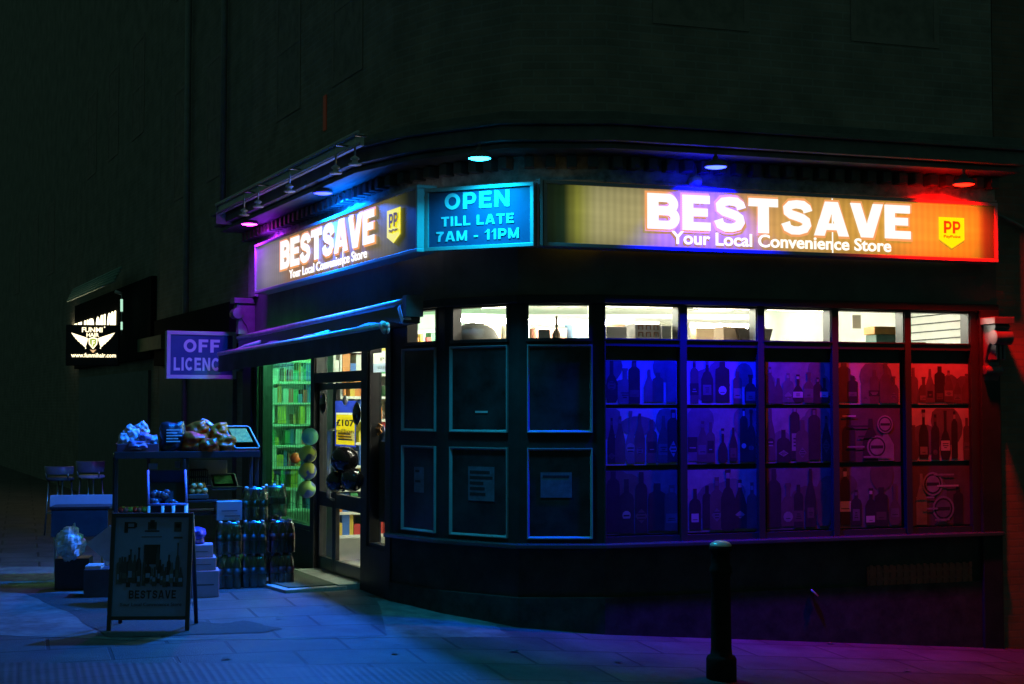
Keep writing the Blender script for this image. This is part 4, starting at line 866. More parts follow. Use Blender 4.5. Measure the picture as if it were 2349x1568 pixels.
b = MB(); zq = zb + (zt - zb) * .45; b.fquad(FL, u0 + .035, u1 - .035, -.035, zq, zt); b.cur = 1; b.fquad(FL, u0 + .035, u1 - .035, -.035, zb, zq)
b.cur = 2; text_mesh(b, FL, 'P', u1 - .22, u1 - .10, -.0345, -.033, zb + (zt - zb) * .58, zt - .05, .02); b.cur = 0; text_mesh(b, FL, 'FREE', u1 - .30, u1 - .05, -.0325, -.0315, zb + .03, zb + (zt - zb) * .3, .02)
tag(b.build('window_notice', [paper('notice white', (.85, .85, .8)), paper('notice blue', (.45, .55, .72)), mat('notice print', (.4, .36, .25), .6)]), 'white and pale blue notice high in the side light right of the door', 'notice')

def puffy(mb, c, w_, h_, d_, rz=0.0, tilt=0.0, seed=0, pinch=.12, crum=.06, nu=14, nv=14):
    """a sealed plastic bag: pillow with pinched ends and crumples"""
    r = random.Random(seed); M = Matrix.Rotation(rz, 3, 'Z') @ Matrix.Rotation(tilt, 3, 'Y'); c = Vector(c); ph = [r.uniform(0, 6.28) for _ in range(8)]
    vs = []; fs = []
    for side in (1, -1):
        for j in range(nv + 1):
            for i in range(nu + 1):
                s_ = i / nu * 2 - 1; t_ = j / nv * 2 - 1
                th = (max(0, 1 - abs(s_) ** 2.6) * max(0, 1 - abs(t_) ** 3.2)) ** .55
                wv = 1 + crum * (math.sin(7 * s_ + ph[0] + 3 * t_) + math.sin(9 * t_ + ph[1] - 4 * s_) + .6 * math.sin(17 * s_ + 11 * t_ + ph[2]))
                x = s_ * w_ / 2 * (1 - pinch * abs(t_) ** 4 + .03 * math.sin(5 * t_ + ph[3])); z = t_ * h_ / 2 * (1 + .05 * math.sin(4 * s_ + ph[4]))
                vs.append(c + M @ Vector((x, -side * d_ / 2 * th * wv + .012 * math.sin(6 * t_ + ph[5]), z)))
    n1 = (nu + 1) * (nv + 1)
    for j in range(nv):
        for i in range(nu):
            a = j * (nu + 1) + i; fs.append((a, a + 1, a + nu + 2, a + nu + 1)); fs.append((n1 + a + nu + 1, n1 + a + nu + 2, n1 + a + 1, n1 + a))
    o = mb.smooth; mb.smooth = True; mb.add(vs, fs); mb.smooth = o
def film(name, col, rough=.22):
    m = mat(name, col, rough, var=.35, scale=14, bump=.5, spec=.45, coat=.12); return m
# balls hanging in a net by the door, balloons on the door
def hang(x, y, n, r, m, label, name='play_ball', cat='ball', group='balls hung in a column by the door', sz=1.0, extra=None):
    u, z = FL.px(x, y, n); c = FL.pt(u, n, z); mb = MB(); mb.ball(c, r, 22, sz)
    o = mb.build(name, m, origin=(c.x, c.y, c.z - r * sz)); tag(o, label, cat, group)
    if extra: extra(o, c, r)
    return o
def ballmat(name, a, c, sc_=3.0):
    m = mat(name, a, .35, var=.05); nt = m.node_tree; rp = [n for n in nt.nodes if n.type == 'VALTORGB'][0]; nz = [n for n in nt.nodes if n.type == 'TEX_NOISE'][0]
    nz.inputs['Scale'].default_value = sc_; nz.inputs['Detail'].default_value = 1
    rp.color_ramp.interpolation = 'EASE'; rp.color_ramp.elements[0].color = (*a, 1); rp.color_ramp.elements[1].color = (*c, 1); rp.color_ramp.elements[0].position = .48; rp.color_ramp.elements[1].position = .56; return m
def net(o, c, r):
    mb = MB(); mb.tube([c + Vector((0, 0, r)), c + Vector((0, 0, r + .03))], .006, 6); mb.lathe(c + Vector((0, 0, r)), [(.02, -.012), (.018, .004), (.0001, .008)], 10); mb.build('valve', M_BLACK, o)
hang(711, 1001, .30, .094, mat('teal rubber', (.16, .85, .66), .3, var=.03), 'plain teal ball at the top of the hung column', extra=net)
hang(706, 1041, .30, .100, ballmat('olive ball', (.58, .76, .14), (.05, .10, .12), 6), 'olive ball with one big dark patch, second from the top', extra=net)
hang(706, 1080, .30, .097, ballmat('olive ball spotted', (.55, .70, .14), (.07, .12, .40), 9), 'olive ball with small spots and a blue patch, third from the top', extra=net)
hang(704, 1122, .30, .098, ballmat('green blue ball', (.34, .62, .16), (.05, .12, .42), 7), 'green and blue ball, lowest of the hung column', extra=net)
hang(678, 1050, .22, .062, mat('orange ball', (.62, .18, .03), .4, var=.1), 'small orange ball beside the olive one', extra=net)
M_BALLOON = mat('black balloon', (.012, .012, .014), .12, var=.1, coat=.3)
def balloon(x, y, n, r, h_, label, tilt=(0, 0, 0), fl=1.0):
    u, z = FL.px(x, y, n); c = FL.pt(u, n, z); Rm = Matrix.Rotation(tilt[2], 3, 'Z') @ Matrix.Rotation(tilt[0], 3, 'X') @ Matrix.Rotation(tilt[1], 3, 'Y'); S = Rm @ Matrix.Diagonal((1, fl, 1))
    prof = [(.008, -h_ * 1.12), (.02, -h_ * 1.13), (.008, -h_ * 1.05)] + [(r * math.sin(a) * (1 - .16 * (math.cos(a) > 0) * 0 - .18 * max(0, math.cos(math.pi - a)) * 0) * (1 - .22 * max(0, math.cos(math.pi - a)) ** 1 if a < 1.57 else 1), -h_ * math.cos(a)) for a in [math.pi * k / 14 for k in range(1, 14)]] + [(.0001, h_)]
    mb = MB(); mb.lathe(c, prof, 22, S); return tag(mb.build('balloon', M_BALLOON, origin=(c.x, c.y, c.z - h_)), label, 'balloon', 'black balloons at the door')
balloon(790, 1054, .25, .145, .135, 'big black balloon in front of the jackpot poster foot')
balloon(808, 1100, .22, .12, .12, 'black balloon low at the right of the door, under the big one', (0, .7, 0))
balloon(772, 1104, .30, .11, .11, 'black balloon low in the door middle, left of the other low one', (0, -.6, .3))
balloon(741, 925, .0, .105, .115, 'flat black balloon on the narrow left door leaf', (0, 0, FL.rz()), .25)
balloon(818, 949, .02, .105, .12, 'flat black balloon at the right edge of the jackpot poster', (0, 0, FL.rz()), .3)
u, z = FL.px(792, 918, .01); c = FL.pt(u, .01, z); b = MB(); b.ball(c, .03, 14, 1.8); tag(b.build('balloon', mat('grey balloon', (.45, .45, .42), .3), origin=(c.x, c.y, c.z - .06)), 'tiny grey balloon on top of the jackpot poster', 'balloon')
# orange and blue pack standing inside the right side light
u, z = FL.px(866, 1015, -.12); b = MB(); puffy(b, FL.pt(u, -.16, z), .24, .36, .10, FL.rz(), 0, 5); tag(b.build('snack_bag', film('blue bag film', (.05, .12, .38))), 'blue bag inside the side light right of the door', 'bag')
u, z = FL.px(866, 982, -.10); b = MB(); puffy(b, FL.pt(u, -.10, z), .20, .12, .05, FL.rz(), .15, 6); tag(b.build('snack_bag', film('orange striped film', (.60, .24, .06))), 'small orange bag above the blue one in the side light', 'bag')
b = MB(); uu0, uu1 = uS0 + .035, uS1 - .035; b.fbox(FL, uu0, uu1, -.30, -.10, .60, 1.42); b.build('display_plinth', M_DARKPANE); tag(bpy.data.objects['display_plinth'], 'dark plinth inside the side light under the blue bag', 'plinth')
# mat and threshold
mm = mat('door mat', (.06, .075, .06), .95, var=.4, scale=60, bump=.5); g0 = [ground_at(x, y) for x, y in ((575, 1338), (655, 1361), (795, 1353), (810, 1326), (745, 1313), (640, 1318))]
b = MB(); zz = max(gz(p.x, p.y) for p in g0) + .03; k = len(g0)
top = [(p.x, p.y, zz) for p in g0]; bot = [(p.x, p.y, gz(p.x, p.y) - .02) for p in g0]
b.add(bot + top, [tuple(range(k - 1, -1, -1)), tuple(range(k, 2 * k))] + [(i, (i + 1) % k, k + (i + 1) % k, k + i) for i in range(k)])
mt = tag(b.build('door_ramp', mat('ramp concrete', (.34, .34, .30), .85, var=.25, scale=14, bump=.2)), 'low pale ramp on the pavement before the shop door', 'ramp')
cen = sum((Vector(t_) for t_ in top), Vector()) / k
b = MB(); tp = [cen + (Vector(t_) - cen) * .84 + Vector((0, 0, .012)) for t_ in top]; b.add([p - Vector((0, 0, .011)) for p in tp] + tp, [tuple(range(k, 2 * k))] + [(i, (i + 1) % k, k + (i + 1) % k, k + i) for i in range(k)])
tag(b.build('door_mat', mm), 'dark rough mat on the pale ramp', 'mat')

# ------------------------------------------------------------------ goods set out on the pavement
P0 = at(262, 1040, 14.6); FS = Frame((P0.x, P0.y), (.955, .296))
GZ = gz(P0.x, P0.y)
M_RACK = mat('rack black steel', (.035, .037, .04), .4, .3, var=.2)
uR = FS.px(596, 1040)[0]; ZS = FS.px(262, 1043)[1]; ZL = FS.px(300, 1178)[1]
rk = thing('display_rack', FS.pt(uR / 2, -.25, GZ), 'black two tier rack of goods on the pavement behind the advertising board', 'display rack')
def slab(u0, u1, n0, n1, z0, z1, nm): mb = MB(); mb.fbox(FS, u0, u1, n0, n1, z0, z1); mb.build(nm, M_RACK, rk, bev=.004)
slab(0, uR, -.55, 0, ZS - .035, ZS, 'shelf'); slab(0, uR * .82, -.55, .0, ZL - .03, ZL, 'shelf'); slab(.03, uR * .8, -.55, .0, GZ + .12, GZ + .15, 'shelf')
zB = FS.px(450, 1116, -.2)[1]; zA = FS.px(450, 1142, .02)[1]; uA, uB = FS.px(428, 1120, 0)[0], FS.px(560, 1120, 0)[0]
slab(uA, uB, -.54, -.12, zB - .025, zB - .004, 'shelf'); slab(uA, uA + .32, -.34, .03, zA - .045, zA - .022, 'shelf')
slab(uA - .04, uA - .012, -.54, .03, GZ + .16, ZS - .05, 'side_panel')
slab(0, uR, .001, .02, ZS - .04, ZS + .03, 'price_rail')
for u in (.0, uR * .48, uR - .05):
    for n in (-.56, -.05): slab(u + .002, u + .042, n, n + .04, GZ, ZS - .036, 'leg')
def fs(x, y, n=0): return FS.px(x, y, n)
# wrapped bundles at the left end of the top shelf
wf = film('white wrap', (.62, .58, .66), .18); pf = film('violet wrap', (.34, .22, .45), .2)
tray = MB(); a, c = fs(268, 1035), fs(364, 1035); tray.fbox(FS, a[0], c[0], -.48, -.03, ZS, ZS + .11); tag(tray.build('carton_tray', mat('maroon tray', (.16, .04, .07), .6), bev=.006), 'maroon tray under the white wrapped packs', 'tray')
for i, (x, y, w_, h_, t_, n, col, lab) in enumerate(((285, 1012, .13, .17, .2, -.12, wf, 'white pack at the left edge of the maroon tray'), (309, 1008, .15, .22, -.25, -.14, wf, 'tall white pack in the middle of the maroon tray'), (330, 1012, .14, .18, .3, -.10, pf, 'violet-white pack near the front of the maroon tray'),
        (349, 1014, .13, .15, -.1, -.14, wf, 'pale square pack at the right edge of the maroon tray'), (300, 990, .14, .13, .7, -.28, wf, 'white pack lying on top of the heap at the left'), (326, 983, .13, .14, -.5, -.30, wf, 'topmost crumpled white pack of the heap'), (318, 1022, .22, .10, .05, -.06, pf, 'low violet pack along the tray front'))):
    u, z = fs(x, y, n); b = MB(); puffy(b, FS.pt(u, n, z), w_, h_, .12, FS.rz() + R.uniform(-.4, .4), t_, 20 + i, crum=.14); tag(b.build('plastic_packet', col), lab, 'packet', 'wrapped packs on the top shelf')
u, z = fs(396, 1003, -.15); b = MB(); puffy(b, FS.pt(u, -.15, z + .005), .27, .31, .16, FS.rz() + .1, -.03, 41, crum=.08); cb = tag(b.build('charcoal_bag', film('black bag film', (.02, .022, .03), .25)), 'black bag with rows of white print beside the orange bags', 'bag')
b = MB()
for k in range(5):
    w_ = (.15, .11, .16, .12, .14)[k]; b.fbox(FS, u - .07, u - .07 + w_, -.055, -.05, z + .075 - k * .03, z + .086 - k * .03)
b.build('printed_lines', M_WHITE, cb)
of = film('orange bag film', (.48, .07, .006), .2); ofl = film('amber bag film', (.55, .14, .008), .2); pk = film('pink bag film', (.55, .35, .38), .2)
for i, (x, y, w_, h_, t_, n, col, lab) in enumerate(((447, 1015, .26, .22, .15, -.12, of, 'dark orange bag at the front left of the orange heap'), (455, 990, .25, .22, -.35, -.28, of, 'orange bag at the back left of the orange heap'), (472, 984, .20, .18, .5, -.32, pk, 'pinkish bag on top of the orange heap'),
        (502, 992, .22, .20, -.2, -.26, ofl, 'amber bag at the back right of the orange heap'), (512, 1016, .26, .20, .25, -.10, ofl, 'amber folded bag at the front right of the orange heap'), (480, 1022, .22, .16, -.1, -.06, of, 'low orange bag in the front middle of the orange heap'))):
    u, z = fs(x, y, n); b = MB(); puffy(b, FS.pt(u, n, z), w_, h_, .17, FS.rz() + R.uniform(-.3, .3), t_, 60 + i, crum=.12); tag(b.build('orange_bag', col), lab, 'bag', 'orange bags heaped on the top shelf')
# tilted wire-rimmed basket
def basket(x0, y0, x1, y1, lean, label, inside, rimm, n=-.05, dep=.16):
    u0, zb = fs(x0, y1, n); u1, zt = fs(x1, y0, n); w_, h_ = u1 - u0, zt - zb; nd = np.array([0, 0])
    def P(s, t, d): return FS.pt(u0 + w_ * s - lean * (t), n - .18 * t + d * .9, zb + h_ * t + d * .25)
    root = thing('basket', P(.5, 0, 0), label, 'basket')
    mb = MB(); loop = [P(.06, .0, 0), P(.94, .0, 0), P(1, .06, 0), P(1, .94, 0), P(.94, 1, 0), P(.06, 1, 0), P(0, .94, 0), P(0, .06, 0), P(.06, .0, 0)]; mb.tube(loop, .009, 8, False); mb.build('rim', rimm, root)
    mb = MB(); mb.add([P(.03, .03, -dep), P(.97, .03, -dep), P(.97, .97, -dep), P(.03, .97, -dep), P(.02, .02, -.01), P(.98, .02, -.01), P(.98, .98, -.01), P(.02, .98, -.01)], [(0, 1, 2, 3), (0, 4, 5, 1), (1, 5, 6, 2), (2, 6, 7, 3), (3, 7, 4, 0)]); mb.build('tub', M_BLACK, root)
    mb = MB(); mb.add([P(.14, .30, -.012), P(.86, .30, -.012), P(.86, .92, -.012), P(.14, .92, -.012), P(.14, .30, -.05), P(.86, .30, -.05), P(.86, .92, -.05), P(.14, .92, -.05)], [(0, 1, 2, 3), (0, 4, 5, 1), (1, 5, 6, 2), (2, 6, 7, 3), (3, 7, 4, 0)]); mb.build('lid', inside, root)
    return root
basket(540, 978, 597, 1028, .10, 'tilted silver-rimmed box with an amber front at the right end of the top shelf', mat('amber print', (.60, .36, .05), .85, var=.5, scale=25), mat('silver rim', (.42, .40, .26), .6))
basket(488, 1088, 546, 1118, .02, 'green basket with a pale rim on the lower tier', mat('green produce', (.06, .25, .08), .5, var=.6, scale=30), mat('pale rim', (.30, .34, .30), .6), n=-.18)
# lower tier
u0, zt = fs(437, 1056, -.45); u1, zb = fs(521, 1088, -.45); boxthing('carton', FS, u0, u1, -.5, -.45, zb - .05, zt, mat('pale board', (.55, .58, .46), .8, var=.06), 'pale flat board standing at the back under the orange bags', 'board')
u0, zb = fs(430, 1112, -.18); u1, zt = fs(477, 1078, -.18)
b = MB()
for k in range(6): u = u0 + (u1 - u0) * k / 5; b.tube([FS.pt(u, -.18, zb), FS.pt(u, -.18, zt)], .006, 6); b.tube([FS.pt(u, -.42, zb), FS.pt(u, -.42, zt)], .006, 6)
for z in (zb, (zb + zt) / 2, zt): b.tube([FS.pt(u0, -.18, z), FS.pt(u1, -.18, z), FS.pt(u1, -.42, z), FS.pt(u0, -.42, z), FS.pt(u0, -.18, z)], .007, 6)
tag(b.build('wire_basket', M_BLACK), 'small black wire basket in front of the pale board', 'basket')
u0, zb = fs(431, 1140, .02); u1, zt = fs(478, 1114, .02); ct = boxthing('produce_crate', FS, u0, u1, -.3, .02, zb - .02, zb + .03, mat('crate', (.10, .08, .06), .7), 'shallow crate under the heap of oranges', 'crate')
b_or = MB(); b_or.ball((0, 0, 0), .034, 14); om = mat('orange fruit', (.75, .38, .10), .45, var=.15, scale=30, bump=.1); first = None; k = 0
for r_ in range(2):
    for i in range(5 - r_):
        p = FS.pt(u0 + .045 + (i + .5 * r_) * (u1 - u0 - .08) / 4, -.02 - .05 * (i % 2), zb + .06 + r_ * .052)
        if first is None: first = b_or.build('orange', om, origin=(0, 0, 0)); o = first
        else: o = first.copy(); COL.objects.link(o)
        o.location = p; tag(o, 'orange in the small lit heap under the wire basket', 'fruit', 'oranges heaped in the shallow crate')
u0, zb = fs(497, 1157, .10); u1, zt = fs(556, 1112, .10); zt -= zb; zb = gz(at(610, 1330, 15.2).x, 15.2) + .005 + 2 * .346 + .001; zt += zb
cbx = boxthing('carton', FS, u0, u1, -.22, .10, zb, zt, mat('grey carton', (.40, .38, .44), .8, var=.06), 'grey carton on top of the bottle packs beside the rack', 'box')
b = MB(); b.fbox(FS, u0 + .05, u1 - .05, .101, .103, zb + (zt - zb) * .48, zb + (zt - zb) * .54); b.fbox(FS, u0 + .08, u1 - .02, .101, .103, zb + (zt - zb) * .2, zb + (zt - zb) * .28); b.build('printed_lines', mat('carton print', (.12, .11, .14), .7), cbx)
# carton stack and blue bag right of the board
Y_ = 14.1; F2 = Frame(at(432, 1340, Y_)[:2], (.97, .24)); g2 = gz(F2.P[0], F2.P[1])
M_CRT = mat('violet grey carton', (.40, .28, .50), .75, var=.08); zz = g2 + .001
for i, (x0, x1, y0, y1, n0, lab) in enumerate(((440, 503, 1310, 1345, -.3, 'lowest and widest carton of the stack beside the advertising board'), (436, 496, 1280, 1310, -.3, 'middle carton of the stack beside the advertising board'), (433, 489, 1250, 1280, -.28, 'topmost carton of the stack, under the blue bag'))):
    a, zt = F2.px(x0, y0, .02 - .02 * i); c, _ = F2.px(x1, y0, .02 - .02 * i); o = boxthing('carton', F2, a, c, n0, .02 - .02 * i, zz, zt, M_CRT, lab, 'box', 'cartons stacked beside the advertising board')
    mb = MB(); mb.fbox(F2, a + .04, c - .05, .021 - .02 * i, .023 - .02 * i, zz + (zt - zz) * .45, zz + (zt - zz) * .5); mb.build('printed_lines', mat('carton print2', (.1, .09, .15), .7), o); zz = zt + .001
u, z = F2.px(449, 1232, -.12); b = MB(); puffy(b, F2.pt(u, -.12, zz + .085), .20, .17, .13, F2.rz() + .3, .2, 77, crum=.12); tag(b.build('blue_bag', film('blue crinkle film', (.06, .06, .42), .2)), 'blue crinkled bag on the carton stack', 'bag')

# shrink-wrapped packs of bottles
def bottle_mb(c, h_, r):
    mb = MB(); mb.lathe(c, [(r * .8, 0), (r, .012), (r, h_ * .28), (r * .94, h_ * .34), (r, h_ * .42), (r, h_ * .60), (r * .86, h_ * .70), (r * .42, h_ * .86), (r * .34, h_ * .93)], 12); return mb
def make_pack(m_b, m_l, m_c, label, h_=.345, r=.043):
    t = thing('bottle_pack', (0, 0, 0), label, 'bottle pack', 'shrink-wrapped bottle packs stacked by the door')
    for i in range(3):
        for j in range(2):
            c = Vector(((i - 1) * r * 2.04, (j - .5) * r * 2.04, 0)); o = bottle_mb(c, h_, r).build('bottle', m_b, t, world=False)
            mb = MB(); mb.lathe(c, [(r * 1.012, h_ * .40), (r * 1.012, h_ * .60)], 12); mb.build('label', m_l, o, world=False)
            mb = MB(); mb.lathe(c, [(r * .36, h_ * .92), (r * .36, h_ * .985), (r * .3, h_)], 10); mb.build('cap', m_c, o, world=False)
    mb = MB(); w_, d_ = r * 3.1, r * 2.08; vs = []; fs_ = []; mb.smooth = True; q_ = 20
    for j, (z, k) in enumerate(((.002, 1), (h_ * .3, 1.0), (h_ * .62, 1.0), (h_ * .76, .97), (h_ * .9, .86), (h_ * .965, .6))):
        for i in range(q_):
            a = 2 * math.pi * i / q_; ex = .32; x = math.copysign(abs(math.cos(a)) ** ex, math.cos(a)) * w_ * k * (1 + .015 * math.sin(9 * a + j)); y = math.copysign(abs(math.sin(a)) ** ex, math.sin(a)) * d_ * k * (1 + .02 * math.sin(11 * a + 2 * j)); vs.append((x, y, z))
    for j in range(5):
        for i in range(q_): fs_.append((j * q_ + i, j * q_ + (i + 1) % q_, (j + 1) * q_ + (i + 1) % q_, (j + 1) * q_ + i))
    mb.add(vs, fs_); mb.build('shrink_film', clear('shrink film', (.85, .92, .9), .07, .16), t, world=False)
    return t
M_PET = clear('clear bottle', (.62, .86, .78), .22, .12); M_COLA = mat('cola bottle', (.07, .018, .014), .12, var=.2, coat=.5); M_TEALB = mat('teal bottle', (.03, .17, .12), .15, var=.2, coat=.4)
M_WLAB = mat('water label', (.10, .25, .30), .4, var=.4, scale=20); M_RLAB = mat('red label', (.35, .05, .05), .4, var=.4, scale=20); M_GLAB = mat('green label', (.05, .22, .12), .4, var=.4, scale=20)
M_CAPW = mat('white cap', (.7, .75, .75), .4); M_CAPR = mat('dark cap', (.10, .10, .10), .4)
PK = {'w': make_pack(M_TEALB, M_WLAB, M_CAPW, ''), 'c': make_pack(M_COLA, M_RLAB, M_CAPR, ''), 'g': make_pack(M_PET, M_GLAB, M_CAPW, '')}
used = {}
def put_pack(kind, x, ybot, Y, label, rz=.25, z=None):
    p = at(x, ybot, Y); z = p.z if z is None else z
    o = PK[kind] if kind not in used else copy_tree(PK[kind]); used[kind] = 1
    o.location = (p.x, p.y, z); o.rotation_euler = (0, 0, rz); o['label'] = label; return o
gB = gz(at(610, 1330, 15.2).x, 15.2)
pa = []
for kind, x, Y, lv, lab in (('c', 645, 15.05, 0, 'dark red-labelled pack at the bottom right of the bottle stack'), ('c', 645, 15.05, 1, 'dark red-labelled pack on top of another at the right of the bottle stack'),
        ('w', 581, 14.95, 0, 'teal pack at the bottom beside the dark red packs'), ('w', 581, 14.95, 1, 'teal pack in the second row beside the dark red packs'), ('g', 583, 15.0, 2, 'clear pack in the third row above the teal ones'), 
        ('w', 524, 14.85, 0, 'teal pack at the bottom left of the bottle stack'), ('g', 524, 14.85, 1, 'clear pack directly under the grey carton'), 
        ('g', 628, 15.45, 2, 'clear pack behind, third row of the right column'), ('g', 622, 15.5, 1, 'clear pack behind the dark red packs, second row'), ('w', 622, 15.5, 0, 'teal pack behind the dark red packs at the bottom')):
    put_pack(kind, x, 1330, Y, lab, (.25 + R.uniform(-.16, .16)), gB + .005 + lv * .346)

# tilted produce box on white legs, behind the board
Y_ = 13.7; F3 = Frame(at(340, 1175, Y_)[:2], (.97, .2)); u1, z1 = F3.px(428, 1130); zb = F3.px(340, 1172)[1]; zt = F3.px(340, 1082)[1]
tb = thing('produce_stand', F3.pt(u1 / 2, 0, gz(F3.P[0], F3.P[1])), 'tilted dark produce box with blue edges on white legs behind the advertising board', 'stand')
b = MB(); P = lambda s, t, d: F3.pt(u1 * s - .02 * t, -.30 * t + d * .3, zb + .06 + (zt - zb - .06) * t + d)
b.add([P(0, 0, -.12), P(1, 0, -.12), P(1, 1, -.12), P(0, 1, -.12), P(0, 0, 0), P(1, 0, 0), P(1, 1, 0), P(0, 1, 0)], [(0, 1, 2, 3), (0, 4, 5, 1), (1, 5, 6, 2), (2, 6, 7, 3), (3, 7, 4, 0)]); b.build('tub', M_BLACK, tb)
b = MB(); b.tube([P(0, 0, 0), P(0, 1, 0)], .012, 8); b.tube([P(1, 0, 0), P(1, 1, 0)], .012, 8); b.tube([P(0, 0, 0), P(1, 0, 0)], .012, 8); b.build('rim', mat('violet edge', (.30, .24, .62), .4), tb)
g_ = gz(F3.P[0], F3.P[1])
for s_ in (.02, .98):
    for n in (0, -.3): b = MB(); b.tube([F3.pt(u1 * s_, n, zb + .05), F3.pt(u1 * s_, n, g_)], .016, 8); b.build('leg', M_WHITE, tb)
for s_ in (.38, .66): b = MB(); b.tube([F3.pt(u1 * s_, .02, zb + .05), F3.pt(u1 * s_, .02, g_)], .016, 8); b.build('leg', M_WHITE, tb)
fb = MB(); fb.ball((0, 0, 0), .036, 14); f0 = None; fm = mat('dark plum', (.14, .09, .12), .25, var=.3)
for i in range(12):
    s_, t_ = .12 + .76 * R.random(), .08 + .42 * R.random(); p = P(s_, t_, -.05)
    if f0 is None: f0 = fb.build('plum', fm, origin=(0, 0, 0)); o = f0
    else: o = f0.copy(); COL.objects.link(o)
    o.location = p; tag(o, 'dark glossy fruit in the tilted produce box', 'fruit', 'dark fruit in the tilted produce box')
# produce on the lower shelf left of it
cols = [('tomato', (.40, .04, .03)), ('lime', (.15, .38, .06)), ('onion', (.32, .14, .12))]
for i in range(12):
    nm, c_ = cols[i % 3]; key = 'prod_' + nm
    if key not in used: mb = MB(); mb.ball((0, 0, 0), .035, 14, .9); used[key] = mb.build(nm, mat(nm + ' skin', c_, .35, var=.2), origin=(0, 0, 0)); o = used[key]
    else: o = used[key].copy(); COL.objects.link(o)
    u, _ = fs(278 + 5.2 * i, 1170, -.1); o.location = FS.pt(u, -.08 - .07 * (i % 2), ZL + .035); tag(o, {'tomato': 'red tomato', 'lime': 'green lime', 'onion': 'brown-red onion'}[nm] + ' on the lower shelf at the left end of the rack', 'fruit', nm + 's on the lower shelf')
q0 = fs(341, 1062, -.4), fs(362, 1076, -.4); boxthing('price_card', FS, q0[0][0], q0[1][0], -.405, -.40, q0[1][1], q0[0][1], M_WCARD, 'small pale card under the top shelf, left of two', 'card')
q0 = fs(401, 1058, -.4), fs(424, 1072, -.4); boxthing('price_card', FS, q0[0][0], q0[1][0], -.405, -.40, q0[1][1], q0[0][1], M_WCARD, 'small pale card under the top shelf, right of two', 'card')

# ------------------------------------------------------------------ table, grills, bag at the far left
Y_ = 15.3; F4 = Frame(at(100, 1165, Y_)[:2], (.985, .17)); uT = F4.px(252, 1150)[0]; zT = F4.px(100, 1163)[1]; g4 = gz(F4.P[0], F4.P[1])
tt = thing('trestle_table', F4.pt(uT / 2, -.2, g4), 'trestle table with a pale raised board along its back, in front of two high stools', 'table')
b = MB(); b.fbox(F4, .06, uT, -.45, .0, zT - .03, zT); b.build('tabletop', M_RACK, tt, bev=.004)
b = MB(); b.fbox(F4, .0, uT + .02, -.48, -.455, zT - .06, zT + .10); b.build('back_board', mat('pale blue board', (.42, .46, .52), .6, var=.1), tt)
b = MB(); b.fbox(F4, .08, uT - .02, -.02, -.004, zT - .32, zT - .031); b.build('front_skirt', mat('dark cloth', (.05, .05, .055), .9, var=.3), tt)
for u in (.1, uT - .1):
    for n in (-.40, -.06): b = MB(); b.tube([F4.pt(u, n, zT - .03), F4.pt(u + .03, n, g4)], .016, 8); b.build('leg', M_STEEL, tt)
def stool(xc, ytop, yseat, Y, label, seat_m):
    p = at(xc, yseat, Y); g = gz(p.x, p.y); zs = p.z; zt = at(xc, ytop, Y).z; c = Vector((p.x, p.y, g)); r = .20
    t = thing('high_stool', c, label, 'stool', 'high stools behind the trestle table'); b_ = MB()
    b_.lathe(Vector((p.x, p.y, zs)), [(.0001, -.035), (r * .96, -.035), (r, -.02), (r, .0), (r * .9, .015), (.0001, .02)], 24); b_.build('seat', seat_m, t)
    b_ = MB(); b_.smooth = True; K_ = 16; vs = []                      # low curved back
    for rr_, zz in ((r * 1.06, zs + .06), (r * 1.14, zt), (r * 1.06, zt + .012), (r * .99, zs + .06)):
        for k in range(K_ + 1): a = -2.9 + 2.66 * k / K_; vs.append((p.x + rr_ * math.cos(a), p.y + rr_ * math.sin(a), zz))
    b_.add(vs, [(j * (K_ + 1) + k, j * (K_ + 1) + k + 1, (j + 1) * (K_ + 1) + k + 1, (j + 1) * (K_ + 1) + k) for j in range(3) for k in range(K_)]); b_.build('backrest', mat('stool back', (.16, .17, .24), .35, var=.15), t)
    for k in range(4):
        a = k * 1.5708 + .5; top = Vector((p.x + r * .8 * math.cos(a), p.y + r * .8 * math.sin(a), zs - .03)); b_ = MB(); b_.tube([top, Vector((p.x + r * 1.05 * math.cos(a), p.y + r * 1.05 * math.sin(a), g))], .012, 8); b_.build('leg', M_STEEL, t)
    for k in (0, 2):
        a = -2.5 + k * .9; b_ = MB(); b_.tube([Vector((p.x + r * .98 * math.cos(a), p.y + r * .98 * math.sin(a), zs - .01)), Vector((p.x + r * 1.07 * math.cos(a), p.y + r * 1.07 * math.sin(a), zs + .08))], .012, 8); b_.build('back_post', M_STEEL, t)
    b_ = MB(); b_.tube([Vector((p.x + r * .95 * math.cos(a * .3927), p.y + r * .95 * math.sin(a * .3927), g + .32)) for a in range(17)], .009, 6, False); b_.build('foot_ring', M_STEEL, t)
stool(138, 1070, 1096, 21.0, 'dark high stool behind the left end of the trestle table', mat('dark seat', (.10, .10, .13), .5))
stool(209, 1058, 1091, 21.4, 'high stool with a pale seat behind the trestle table', mat('pale seat', (.62, .6, .6), .5))
